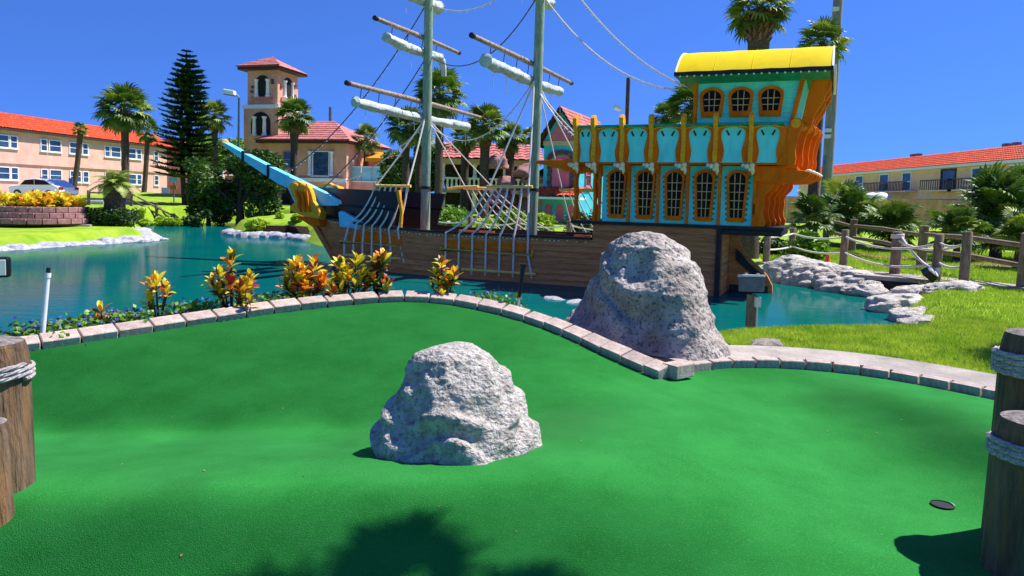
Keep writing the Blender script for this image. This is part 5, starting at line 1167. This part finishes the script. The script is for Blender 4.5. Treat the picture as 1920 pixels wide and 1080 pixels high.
# floodlight at the left edge, pipe, stake
x, Y = XU(-12, 5.6), 5.6
t = thing('floodlight', (x, Y, .68), 'grey framed floodlight with pale glass on a stake at the bed end', 'floodlight')
MB().tube([(x-.05, Y, .6), (x-.05, Y, 1.4)], .02, 8).build('stake', 'metal', t); bevel(MB().box((x, Y, 1.44), (.2, .09, .17), rotz(.5)).build('housing', 'black', t), .02)
bevel(MB().box((x+.02, Y-.05, 1.44), (.16, .012, .13), rotz(.5)).build('glass', 'metal_lt', t), .004)
t = thing('pipe_stake', (XU(70, 6.05), 6.05, .68), 'white plastic pipe stake with black tip leaning in the flower bed', 'pipe')
p0, p1 = Vector((XU(70, 6.05), 6.05, .66)), Vector((XU(86, 6.1), 6.1, 1.34)); MB().tube([p0, p1], .021, 12).build('pipe', 'white', t, smooth=True)
MB().tube([p1-(p1-p0)*.06, p1], .026, 12).build('coupling', 'white', t, smooth=True); MB().tube([p1, p1+(p1-p0)*.07], [.018, .016], 10).build('tip', 'black', t, smooth=True)
p0, p1 = Vector((XU(972, 8.0), 8.0, .72)), Vector((XU(982, 8.05), 8.05, 1.33)); t = thing('gripped_stake', p0, 'black gripped metal stake standing in the mulch before the hull', 'stake')
MB().tube([p0, p0.lerp(p1, .5)], .013, 8).build('shaft', 'metal_lt', t, smooth=True); MB().tube([p0.lerp(p1, .38), p0.lerp(p1, .6), p1], [.018, .024, .032], 12).build('grip', 'black', t, smooth=True); MB().tube([p1, p1+Vector((0, 0, .02))], .04, 12).build('cap', 'black', t, smooth=True)

# ================================================================ BUILDINGS
class Frame:
    """wall frame: u along the wall, d outward, z up"""
    def __init__(s, p, ang): s.p = Vector(p); s.u = Vector((math.cos(ang), math.sin(ang), 0)); s.n = Vector((math.sin(ang), -math.cos(ang), 0))
    def __call__(s, u, d, z): return s.p+s.u*u+s.n*d+Vector((0, 0, z))
def fb(fr): return MB(lambda u, d, z: fr(u, d, z))
def wwin(fr, t, u, z, w, h, d=0.0, frame='white', pane='pane', fw=.08, mull=True):
    o = fb(fr)
    for c, sz in (((u-w/2, d+.03, z), (fw, .1, h+fw)), ((u+w/2, d+.03, z), (fw, .1, h+fw)), ((u, d+.03, z-h/2), (w-fw, .1, fw)), ((u, d+.03, z+h/2), (w-fw, .1, fw))): o.box(c, sz)
    o = o.build('window', frame, t); fb(fr).box((u, d+.012, z), (w, .02, h)).build('pane', pane, o)
    if mull: fb(fr).box((u, d+.035, z), (w-fw, .05, fw*.6)).build('mullion', frame, o)
    fb(fr).box((u, d+.07, z-h/2-fw), (w+.2, .16, .07)).build('sill', frame, o)
    return o
def tile_roof(fr, t, u0, u1, d0, z0, d1, z1, m, pitch=.32, name='roof', rows=7):
    """barrel tiled slope between two eaves lines: corrugated in u, stepped in courses"""
    n = int((u1-u0)/pitch*4); P = []; F = []
    lines = []
    for r in range(rows):
        a, b = r/rows, (r+1)/rows; lines += [(a, .05), (b, .0)]
    for q, lift in lines:
        for i in range(n+1):
            u = u0+(u1-u0)*i/n; wv = .06*abs(math.sin(math.pi*(u-u0)/pitch)); P.append((u, d0+(d1-d0)*q, z0+(z1-z0)*q+wv+lift))
    for r in range(len(lines)-1):
        for i in range(n): b = r*(n+1)+i; F.append((b, b+1, b+n+2, b+n+1))
    return fb(fr).pts(P, F).build(name, m, t, fix=False)
# left motel
ang = math.atan2(.984, .179); fr = Frame((-45.75, 61, 0), ang)      # u runs away from the camera, outward normal faces the pond
t = thing('motel', fr(0, 0, .6), 'long peach two storey motel with orange tile roof and white windows by the road', 'building')
fb(fr).box2((-24, -9, .5), (22, 0, 7.2)).build('wall', 'stucco', t)
fb(fr).box2((-24, 0, 4.25), (22, .16, 4.5)).build('ledge', 'stucco', t); fb(fr).box2((-24.4, -9.4, 7.2), (22.4, .5, 7.38)).build('eave', 'trim_dk', t)
tile_roof(fr, t, -24.4, 22.4, .55, 7.36, -2.0, 8.95, 'tile_o'); fb(fr).box2((-24.4, -9.4, 7.38), (22.4, -2.0, 8.95)).build('flat_roof', 'tile_o', t)
for px in (5, 27, 83, 104, 141, 160, 201, 217, 246, 260, 292, -40, -62, -110, -130):
    u_ = (px-960)/1280; tt = (61*u_+45.75)/(.179-.984*u_); wide = px in (5, 104, 141, 217, 246, -40, -130)
    for z in (6.2, 3.35): wwin(fr, t, tt, z, 1.35 if wide else .7, 1.1)
fr2 = Frame((-38.5, 84, 0), ang-.25); t = thing('motel_wing', fr2(0, 0, .8), 'far low wing with pale pink tile roof behind the pine', 'building')
fb(fr2).box2((0, -9, .5), (18, 0, 6.4)).build('wall', 'stucco', t); tile_roof(fr2, t, -.5, 18.5, .6, 6.4, -4, 8.6, 'tile_p', .5); fb(fr2).box2((-.5, -9, 6.4), (18.5, -4.0, 8.6)).build('roof_back', 'tile_p', t)
for u in (3, 6, 10, 14): wwin(fr2, t, u, 4.8, 1.1, 1.1); wwin(fr2, t, u, 2.4, 1.1, 1.1)
# right motel
fr = Frame((43.2, 100, 0), R(-90)); t = thing('motel', fr(20, 0, .6), 'long beige two storey motel with orange tile mansard and balconies beyond the board fence', 'building')
fb(fr).box2((-4, -9, .5), (62, 0, 6.5)).build('wall', 'stucco_r', t); fb(fr).box2((-4.4, -.2, 6.35), (62.4, .65, 6.62)).build('fascia', 'white', t)
tile_roof(fr, t, -4.4, 62.4, .68, 6.6, -2.2, 8.15, 'tile_o', rows=7); fb(fr).box2((-4.4, -9.4, 6.6), (62.4, -2.22, 8.1)).build('flat_roof', 'tile_o', t)
for px, hw, fm in ((1651, 1.9, 'white'), (1693, 1.7, 'white'), (1770, 2.2, 'trim_dk'), (1830, 2.4, 'white'), (1900, 2.0, 'white'), (1605, 1.8, 'white')):
    Yw = 43.2/((px-960)/1280); u = 100-Yw; wwin(fr, t, u, 5.2, hw, 2.0, frame=fm, fw=.18)
    b = fb(fr).box2((u-hw*.9-.6, .0, 4.0), (u+hw*.9+.6, 1.3, 4.16)).build('balcony', 'stucco_r', t)
    fb(fr).box2((u-hw*.9-.6, 1.22, 5.1), (u+hw*.9+.6, 1.3, 5.2)).build('handrail', 'rail_dk', b)
    for q in np.linspace(u-hw*.9-.55, u+hw*.9+.55, 15): fb(fr).box((q, 1.26, 4.65), (.06, .06, .95)).build('baluster', 'rail_dk', b)
for u in (22.5, 24.4, 40.5, 43.2):
    fb(fr).lathe((0, 0, 0), [(1, 0)], 4) if False else None
    P = []; c = fr(u, 2.6, 3.2); o = MB().lathe(c, [(1.15, 0), (1.05, .3), (.8, .55), (.4, .72), (.02, .78)], 18).build('dome_awning', 'white', t, smooth=True)
fb(fr).box2((18, 3.4, 3.0), (46, 3.7, 3.2)).build('canopy_beam', 'blue', t)
for u in (18.2, 30, 38, 45.8): fb(fr).box2((u-.12, 3.42, .8), (u+.12, 3.68, 3.0)).build('canopy_post', 'white', t)
for u in (33.5, 40): wwin(fr, t, u, 2.3, 2.2, 1.1)
for u in (20, 21, 35, 36.3): fb(fr).box((u, -3.2, 8.35), (.6, .5, .5)).build('roof_vent', 'metal', t)
# tan board fence on the right
t = thing('board_fence', (21, 42, .9), 'tan vertical board fence behind the palmettos', 'fence')
fr = Frame((12, 44.5, 0), R(-7))
for i in range(70):
    u = i*.3; p = fr(u, 0, 0); fb(fr).box((u, .02*(i % 2), gz1(p.x, p.y)+.85), (.285, .05, 1.7)).build('board', 'fence_tan', t)
# bell tower house
Y = 60; cx_ = XU(515, Y)-.2; t = thing('tower_house', (cx_, Y, .8), 'tan villa with arched bell tower and pink tile roofs behind the bow', 'building')
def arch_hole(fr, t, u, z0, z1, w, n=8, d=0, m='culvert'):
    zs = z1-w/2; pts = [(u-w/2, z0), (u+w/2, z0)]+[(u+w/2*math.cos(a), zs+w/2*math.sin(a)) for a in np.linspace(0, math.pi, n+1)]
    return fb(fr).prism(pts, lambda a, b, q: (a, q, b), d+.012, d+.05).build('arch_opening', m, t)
def column(fr, t, u, z0, z1, d=.05, r=.16):
    c = fr(u, d, 0); return MB().lathe(c, [(r*1.35, z0), (r*1.35, z0+.12), (r, z0+.18), (r*.85, z1-.2), (r*1.3, z1-.1), (r*1.3, z1)], 12).build('column', 'white', t, smooth=True)
A0 = R(-16)
for half, z0, z1 in ((1.7, .8, 9.3), (1.48, 9.5, 12.6)):
    fr = Frame((cx_, Y, 0), A0); fb(fr).box2((-half, -half, z0), (half, half, z1)).build('tower_wall', 'stucco2', t)
fr = Frame((cx_, Y, 0), A0); fb(fr).box2((-1.78, -1.78, 9.28), (1.78, 1.78, 9.6)).build('tower_ledge', 'white', t)
for k_, off in ((0, R(0)), (1, R(90)), (3, R(-90))):
    f2 = Frame(Vector((cx_, Y, 0))+Vector((math.sin(A0+off), -math.cos(A0+off), 0))*1.48, A0+off); f3 = Frame(Vector((cx_, Y, 0))+Vector((math.sin(A0+off), -math.cos(A0+off), 0))*1.7, A0+off)
    arch_hole(f2, t, 0, 10.3, 12.1, 1.35); fb(f2).box2((-1.05, 0, 10.0), (1.05, .14, 10.28)).build('tower_sill', 'coral', t)
    arch_hole(f3, t, 0, 7.0, 9.0, 1.9)
    for u in (-.55, .55): column(f2, t, u, 10.28, 11.75)
    for u in (-.6, .4): column(f3, t, u, 7.0, 8.6, r=.18)
    for u in (-.98, .98, -1.02, 1.02): fb(f2).box((u, .04, 11.2+random.uniform(-.5, .8)), (.25, .08, .2)).build('stone_inset', 'stone', t)
def pyramid(fr, u0, u1, d0, d1, z0, z1, m, nm, ov=.0, ridge=0.0):
    um, dm = (u0+u1)/2, (d0+d1)/2; o = fb(fr)
    P = [(u0, d0, z0), (u1, d0, z0), (u1, d1, z0), (u0, d1, z0), (um-ridge, dm, z1), (um+ridge, dm, z1)]
    return o.pts(P, [(0, 1, 5, 4), (1, 2, 5), (2, 3, 4, 5), (3, 0, 4), (3, 2, 1, 0)]).build(nm, m, t)
fr = Frame((cx_, Y, 0), A0); fb(fr).box2((-2.05, -2.05, 12.5), (2.05, 2.05, 12.72)).build('tower_eave', 'trim_dk', t); r_ = pyramid(fr, -2.15, 2.15, -2.15, 2.15, 12.72, 13.85, 'tile_p', 'tower_roof')
def hip_tiles(fr, u0, u1, d1, um, dm, z0, z1, n=8):
    for i in range(n):
        a, b = i/n, (i+1)/n; ua0, ua1 = u0+(um[0]-u0)*a, u1+(um[1]-u1)*a; ub0, ub1 = u0+(um[0]-u0)*b, u1+(um[1]-u1)*b
        fb(fr).pts([(ua0, d1+(dm-d1)*a, z0+(z1-z0)*a+.05), (ua1, d1+(dm-d1)*a, z0+(z1-z0)*a+.05), (ub1, d1+(dm-d1)*b, z0+(z1-z0)*b+.08), (ub0, d1+(dm-d1)*b, z0+(z1-z0)*b+.08),
                   (ua0, d1+(dm-d1)*a, z0+(z1-z0)*a+.14), (ua1, d1+(dm-d1)*a, z0+(z1-z0)*a+.14), (ub1, d1+(dm-d1)*b, z0+(z1-z0)*b+.1), (ub0, d1+(dm-d1)*b, z0+(z1-z0)*b+.1)],
                  [(0, 1, 5, 4), (4, 5, 6, 7), (1, 2, 6, 5), (3, 0, 4, 7), (0, 3, 2, 1)]).build('tile_course', 'tile_p', t)
hip_tiles(fr, -2.15, 2.15, 2.15, (0, 0), 0, 12.72, 13.85, 6)
f4 = Frame((XU(578, 57), 57, 0), R(-14)); fb(f4).box2((-4.2, -7, .8), (3.4, 0, 6.4)).build('wall', 'stucco2', t); fb(f4).box2((-4.7, -7.5, 6.35), (3.9, .55, 6.55)).build('eave', 'trim_dk', t)
pyramid(f4, -4.8, 4.0, -7.6, .65, 6.55, 8.5, 'tile_p', 'roof', ridge=.8); hip_tiles(f4, -4.8, 4.0, .65, (-1.2, .4), -3.5, 6.55, 8.5, 9)
f5 = Frame(f4(3.4, 0, 0), R(-14)+R(90)); 
wwin(f4, t, -1.9, 5.0, 1.0, 1.4, frame='coral'); wwin(f4, t, 1.1, 4.7, 1.5, 2.0, frame='white', mull=False); wwin(f4, t, -3.4, 4.9, .9, 1.2, frame='coral')
for u in (.1, 2.1): column(f4, t, u, 3.7, 5.7, .1, .14)
fb(f4).box2((-4.3, 0, 3.2), (3.5, .3, 3.5)).build('ledge', 'white', t)
fb(f4).box2((3.4, -6, .8), (7.0, -1.0, 3.3)).build('terrace_wall', 'stucco2', t); fb(f4).box2((3.4, -4.5, 3.3), (5.6, -3.2, 5.6)).build('wing_wall', 'stucco2', t)
for i in range(4): fb(f4).box2((3.3+i*.95, -1.1, 3.3), (3.3+i*.95+.85, -1.04, 4.5)).build('glass_panel', 'glass_teal', t)
fb(f4).box2((3.2, -1.12, 4.5), (7.05, -1.0, 4.58)).build('balcony_rail', 'white', t); fb(f4).box2((3.2, -1.12, 3.26), (7.05, -.9, 3.36)).build('balcony_slab', 'white', t)
fb(f4).pts([(4.4, -3, 5.9), (6.6, -3, 5.9), (6.8, -1.3, 5.3), (4.4, -1.3, 5.3), (4.4, -1.3, 5.0), (6.8, -1.3, 5.0)], [(0, 1, 2, 3), (3, 2, 5, 4)]).build('awning', 'awning', t)
for u in (-3.6, -2.0, -.4): arch_hole(f4, t, u, .9, 3.0, 1.1)
fb(f4).box2((-8.5, -5, .8), (-4.2, -.6, 3.6)).build('porch_wall', 'stucco2', t)
f6 = Frame(f4(0, -.6, 0), R(-14))
for u in (-7.6, -5.8): arch_hole(f6, t, u, .9, 2.9, 1.2)
tile_roof(f6, t, -8.8, -4.2, .3, 3.6, -2.2, 4.6, 'tile_p', .5, 'porch_roof', 5)
# pink and turquoise house
Y = 38; f = Frame((XU(1048, Y), Y, 0), R(-24)); t = thing('playhouse', f(0, 0, .6), 'narrow pink and turquoise gabled house with stone framed window behind the ship', 'building')
fb(f).prism([(-1.05, .5), (1.05, .5), (1.05, 5.5), (0, 7.1), (-1.05, 5.5)], lambda a, b, q: (a, q, b), -6.5, 0).build('wall', 'h_teal', t)
fb(f).prism([(-.8, 5.45), (.8, 5.45), (0, 6.75)], lambda a, b, q: (a, q, b), 0.004, .05).build('gable_panel', 'h_pink', t); fb(f).box2((-1.08, 0, 5.18), (1.08, .08, 5.42)).build('gable_band', 'h_tan', t)
for sd in (-1, 1):
    x0 = 0; xe = sd*1.4; ze = 5.08
    fb(f).pts([(x0, .5, 7.12), (xe, .5, ze), (xe, -6.8, ze), (x0, -6.8, 7.12), (x0, .5, 7.24), (xe, .5, ze+.12), (xe, -6.8, ze+.12), (x0, -6.8, 7.24)], [(0, 1, 2, 3), (4, 5, 6, 7), (0, 1, 5, 4), (1, 2, 6, 5), (2, 3, 7, 6), (3, 0, 4, 7)]).build('roof_slab', 'trim_dk', t)
    for i in range(9):
        a, b = i/9, (i+1)/9; xa, xb = xe+(x0-xe)*a, xe+(x0-xe)*b; za, zb = ze+(7.12-ze)*a+.13, ze+(7.12-ze)*b+.13
        for j in range(6):
            y0, y1 = .52-j*1.22, .52-(j+1)*1.22+.03
            fb(f).pts([(xa, y0, za+.09), (xb, y0, zb+.02), (xb, y1, zb+.02), (xa, y1, za+.09), (xa, y0, za), (xa, y1, za)], [(0, 1, 2, 3), (0, 3, 5, 4)]).build('roof_tile', 'tile_p', t, fix=False)
fb(f).box2((-.5, .0, 2.9), (.5, .07, 4.6)).build('door_panel', 'h_pink', t)
for i in range(9):
    a = math.pi*i/8; bevel(fb(f).box((.72*math.cos(a), .07, 4.4+.4*math.sin(a)), (.26, .14, .24), Matrix.Rotation(-a+math.pi/2, 3, 'Y')).build('stone', 'stone', t), .03)
for i in range(7):
    for sd in (-1, 1): bevel(fb(f).box((sd*(.64+.05*(i % 2)), .06, 2.95+i*.2), (.24, .12, .17)).build('stone', 'stone', t), .03)
fb(f).box2((-.45, .07, 4.15), (.45, .16, 4.35)).build('carved_sign', 'gold', t)
tile_roof(f, t, -1.5, 1.5, 1.2, 2.35, 0, 2.85, 'tile_o', .35, 'porch_roof', 3); fb(f).box2((-1.5, 0, 2.2), (1.5, 1.15, 2.32)).build('porch_beam', 'white', t)
for u in (-.68, 0, .68): arch_hole(f, t, u, 1.05, 1.95, .42, m='h_pink'); fb(f).box((u, .06, 1.0), (.55, .1, .09)).build('window_sill', 'coral', t)
f2 = Frame(f(1.05, 0, 0), R(-24+90)); 
for u in (1.5, 3.6): wwin(f2, t, u, 3.6, .9, 1.2, frame='h_pink')
fb(f).box2((-2.2, -4, .5), (-1.05, -1, 3.4)).build('side_wing', 'h_tan', t); fb(f).pts([(-2.5, -.6, 3.3), (-1.0, -.6, 4.1), (-1.0, -4.3, 4.1), (-2.5, -4.3, 3.3)], [(0, 1, 2, 3)]).build('wing_roof', 'trim_dk', t, fix=False)
# weathered pavilion behind the masts
Y = 46; f = Frame((XU(915, Y), Y, 0), R(4)); t = thing('pavilion', f(0, 0, .8), 'weathered pavilion with pale balustrade and thatched pink roof behind the palms', 'building')
fb(f).box2((-3.0, -5, .8), (3.0, -1.2, 5.4)).build('wall', 'trim_dk', t); fb(f).box2((-3.3, -5, 2.5), (3.3, .2, 2.75)).build('floor_band', 'concrete', t); fb(f).box2((-3.4, -5.2, 4.4), (3.4, .3, 4.75)).build('eave_band', 'h_tan', t)
for u in np.linspace(-3.1, 3.1, 22): MB().lathe(f(u, .05, 0), [(.07, 2.75), (.1, 2.95), (.06, 3.2), (.08, 3.4)], 8).build('baluster', 'white', t, smooth=True)
fb(f).box2((-3.3, -.05, 3.4), (3.3, .15, 3.52)).build('balustrade_rail', 'white', t)
for u in (-3.1, -1.0, 1.0, 3.1): column(f, t, u, .9, 2.5, 0, .18); column(f, t, u, 3.5, 4.4, 0, .12)
tile_roof(f, t, -3.6, 3.6, .5, 4.75, -2.6, 6.0, 'tile_p', .6, 'roof', 6); fb(f).box2((-3.6, -5, 4.75), (3.6, -2.6, 6.0)).build('roof_back', 'tile_p', t)
f = Frame((XU(965, 40), 40, 0), R(-6)); t2 = thing('rock_shelter', f(0, 0, .7), 'pinkish grey rockwork shelter beside the pavilion', 'rockwork')
for i in range(9):
    p = f(random.uniform(-1.3, 1.3), random.uniform(-1, 0), 0); me = rock_mesh([(1, -.1), (1, .2), (.8, .6), (.4, .95), (.02, 1)], 1, 1, 170+i, 'planter', 24, 12, .15, 1.6, .0, 2, .25, .03, name='rock_block')
    o = add('rock_block', me, t2, mtx=Matrix.Translation(Vector((p.x, p.y, .6+i*.42))-ORG[t2.name]) @ Matrix.Diagonal((.9-.03*i, .8, .8, 1)))
# ================================================================ STREET THINGS ON THE LEFT
strip([(-70, 60, .0), (-40, 62, 0), (-20, 60, 0), (-8, 56, 0)], -5, 5, 1.2, 1.2, 'road', 'road', .3)
strip([(-36, 27.4, 0), (-24, 28.0, 0), (-17.9, 29.2, 0)], -.5, 1.6, .6, .68, 'planter_path', 'concrete', .3)
Y = 29; x = XU(80, Y); z0 = .62; t = thing('planter', (x, Y, z0), 'round pinkish block planter on the left bank full of yellow crotons', 'planter')
nst = 22
for r in range(3):
    for i in range(nst):
        a = 2*math.pi*(i+.5*(r % 2))/nst; rad = 1.72-.09*r
        bevel(MB().box((x+rad*math.cos(a), Y+rad*math.sin(a), z0+.13+r*.235), (.2, .475-.02*r, .225), rotz(a)).build('planter_block', 'planter', t), .02)
MB().lathe((x, Y, z0), [(1.66, .0), (1.5, .66), (.02, .7)], 30).build('soil', 'mulch', t, smooth=True)
rd = random.Random(3)
for i in range(24):
    a = i*2.4; q = (i/24)**.5*1.4; px_, py_ = x+q*math.cos(a), Y+q*math.sin(a)
    hs = [(rd.uniform(-.5, .5), rd.uniform(-.5, .5), rd.uniform(.35, .95), .4) for _ in range(3)]
    croton(px_, py_, z0+.6, .42 if i > 4 else .55, .34, hs, (6, 1.2, .15, .3), 'yellow orange croton growing in the round planter', 13, 'crotons in the round planter', 1, 1.0)
Y = 29.6
for i, (px, lb) in enumerate(((182, 'dark clipped hedge section nearest the planter'), (204, 'dark clipped hedge section at the foot of the short palm'), (230, 'dark clipped hedge section at the end by the lawn'))):
    xh = XU(px, Y); leafy('hedge', xh, Y, [((dx, dy, zz), (.33, .32, .3)) for dx in (-.24, 0, .24) for dy in (-.25, .2) for zz in (.2, .45)], 2600, .055, 'leaf_c', lb, 'hedge', None, None, 20+i, 'clipped hedge below the short palm', 'foliage')
# parked car
def car(x, y, z, ang):
    f = Frame((x, y, 0), ang); t = thing('parked_car', (x, y, z), 'white car parked on the road behind the planter', 'car'); g = lambda: MB(lambda u, d, q: f(u, d, q+z))
    prof = [(-2.25, .35), (-2.28, .7), (-2.15, .92), (-1.3, 1.0), (-.75, 1.42), (.2, 1.5), (1.1, 1.42), (1.85, 1.02), (2.2, .95), (2.28, .6), (2.22, .35)]
    bevel(g().prism(prof, lambda a, b, q: (a, q, b), -.88, .88).build('body', 'car', t), .12, 3)
    for gl in ([(-1.12, 1.02), (-.68, 1.36), (.1, 1.42), (.1, 1.03)], [(.18, 1.03), (.18, 1.42), (1.0, 1.36), (1.6, 1.05)]):
        for sd in (-1, 1): g().prism(gl, lambda a, b, q: (a, q, b), sd*.885, sd*.9).build('side_window', 'dark_glass', t)
    for u in (-1.4, 1.4):
        for sd in (-1, 1):
            w = MB().tube([f(u, sd*.72, z+.33), f(u, sd*.93, z+.33)], .33, 20).build('wheel', 'tyre', t, smooth=True); MB().tube([f(u, sd*.9, z+.33), f(u, sd*.945, z+.33)], .2, 14).build('rim', 'metal_lt', w, smooth=True)
    for sd in (-1, 1): g().box((-2.24, sd*.62, .75), (.12, .35, .16)).build('headlight', 'metal_lt', t); g().box((2.24, sd*.65, .82), (.1, .3, .18)).build('tail_lamp', 'lamp_red', t)
car(XU(82, 50), 50, 1.3, R(-14))
MB_ = MB(); sgn = thing('car_park_strip', (XU(82, 50), 50, 1.05), 'pale paved lay-by under the white car', 'paving'); MB().box((XU(70, 50), 50, 1.06), (16, 4.4, .5), rotz(R(-14))).build('slab', 'road', sgn)
# lamp post
Y = 46; x = XU(443, Y); z0 = gz1(x, Y); zt = ZV(448, 186, Y); t = thing('lamp_post', (x, Y, z0), 'tall street lamp with a boxy white head before the dark tree', 'street lamp')
MB().tube([(x, Y, z0-.1), (x+.02, Y, z0+.9), (x+.05, Y, z0+1.0), (x+.17, Y, zt)], [.12, .115, .1, .075], 12).build('pole', 'metal', t, smooth=True)
MB().tube([(x+.17, Y, zt-.1), (x+.1, Y, zt+.12), (x-.15, Y-.05, zt+.25)], .05, 8).build('arm', 'metal', t, smooth=True)
bevel(MB().box((x-.42, Y-.15, zt+.32), (.85, .5, .3), Matrix.Rotation(R(8), 3, 'Y'), .85).build('lamp_head', 'white', t), .05); MB().box((x-.42, Y-.15, zt+.15), (.7, .4, .06), Matrix.Rotation(R(8), 3, 'Y')).build('lens', 'metal', t)
# tall concrete pole behind the stern and thin poles far away
Y = 38; x = XU(1544, Y); z0 = gz1(x, Y); t = thing('utility_pole', (x, Y, z0), 'thick concrete pole with green foot rising behind the ship stern', 'pole')
MB().tube([(x, Y, z0+1.9), (x+.06, Y, 16)], [.29, .24], 18).build('shaft', 'pole_c', t, smooth=True); MB().tube([(x-.04, Y, z0-.1), (x, Y, z0+1.9)], [.3, .29], 18).build('painted_foot', 'pole_g', t, smooth=True)
MB().tube([(x-.28, Y-.1, z0-.1), (x-.22, Y-.1, z0+4)], .11, 10).build('side_conduit', 'metal', t, smooth=True)
for py in (28, 247, 258): zz = ZV(1538, py, Y); MB().box((x-.22+.06*(zz-3)/13, Y-.25, zz), (.3, .2, .2)).build('bracket_lamp', 'metal_lt', t)
Y = 70; x = XU(617, Y); setp(MB().tube([(x, Y, 1), (x, Y, ZV(617, 203, Y))], [.22, .16], 10).build('distant_pole', 'metal', smooth=True), 'thin grey pole rising behind the villa roof', 'pole')
Y = 44; x = XU(1167, Y); t = thing('light_pole', (x, Y, 1), 'thin pole with a small white spotlight seen above the gallery rail', 'pole'); MB().tube([(x, Y, .8), (x, Y, ZV(1167, 150, Y))], .13, 10).build('shaft', 'rail_dk', t, smooth=True)
zz = ZV(1150, 207, Y); MB().tube([(x, Y, zz-.1), (x-.45, Y, zz)], .03, 6).build('arm', 'metal_lt', t); MB().tube([(x-.42, Y, zz-.02), (x-.85, Y-.1, zz+.12)], [.12, .16], 10).build('spotlight', 'white', t, smooth=True)
# rail fence, sign and posts at the road
Y = 44; FP = [(165, Y), (245, Y), (292, 43.5), (343, 43)]
for i, (px, yy) in enumerate(FP):
    x = XU(px, yy); fpost('road_fence_post', x, yy, .95, .1, ['road fence post behind the planter', 'road fence post beside the short palm', 'road fence post between the low shrubs', 'stout end post of the road fence'][i], 'posts of the road fence')
    if i < 3:
        x2 = XU(FP[i+1][0], FP[i+1][1]); z_ = gz1(x, yy)
        for f_, nm in ((.8, 'upper'), (.4, 'lower')): setp(MB().tube([(x, yy, z_+f_), (x2, FP[i+1][1], gz1(x2, FP[i+1][1])+f_)], .06, 8).build('road_fence_rail', 'fence', smooth=True), '%s rail of the road fence %s' % (nm, ('behind the short palm', 'beyond the hedge', 'beside the pine')[i]), 'fence rail', 'rails of the road fence')
Y = 52; x = XU(325, Y); t = thing('sign_board', (x, Y, 1.1), 'small teal and white roadside sign near the pine trunks', 'sign'); MB().tube([(x, Y, 1.0), (x, Y, 3.3)], .05, 8).build('post', 'metal', t); MB().box((x, Y-.06, 3.0), (.65, .04, .35)).build('upper_board', 'glass_teal', t); MB().box((x, Y-.06, 2.4), (.5, .04, .3)).build('lower_board', 'awning', t); MB().box((x-.6, Y-.06, 2.15), (.6, .04, .45)).build('side_board', 'white', t)
for px, lb in ((79, 'blue parking marker post behind the middle of the white car'), (133, 'blue parking marker post behind the tail of the white car')):
    Y = 56; x = XU(px, Y); t = thing('marker_post', (x, Y, 1.1), lb, 'sign post', 'blue parking markers'); MB().tube([(x, Y, 1.0), (x, Y, 2.6)], .05, 8).build('post', 'blue', t); MB().box((x, Y-.05, 2.75), (.3, .04, .45)).build('plate', 'blue', t)
# rope fence across the far bank, seen over the ship's waist
FB = [(-3.4, 26.5), (-1.6, 25.6), (.2, 25.0), (2.0, 24.2), (3.8, 23.4)]
zb = []
for i, (x, yy) in enumerate(FB): fpost('bank_post', x, yy, 1.0, .1, ['far bank rope post by the bright bush at the fore mast', 'far bank rope post before the pavilion', 'far bank rope post between the masts', 'far bank rope post beside the main mast', 'far bank rope post before the turquoise house'][i], 'rope posts on the far bank'); zb.append(gz1(x, yy))
for i in range(4):
    for f_, nm in ((.85, 'upper'), (.5, 'lower')): setp(MB().tube(catenary((FB[i][0], FB[i][1], zb[i]+f_), (FB[i+1][0], FB[i+1][1], zb[i+1]+f_), .14, 10), .03, 6).build('bank_rope', 'rope', smooth=True), '%s rope on the far bank %s' % (nm, ('behind the fore mast', 'before the pavilion', 'between the masts', 'before the turquoise house')[i]), 'rope', 'ropes on the far bank')
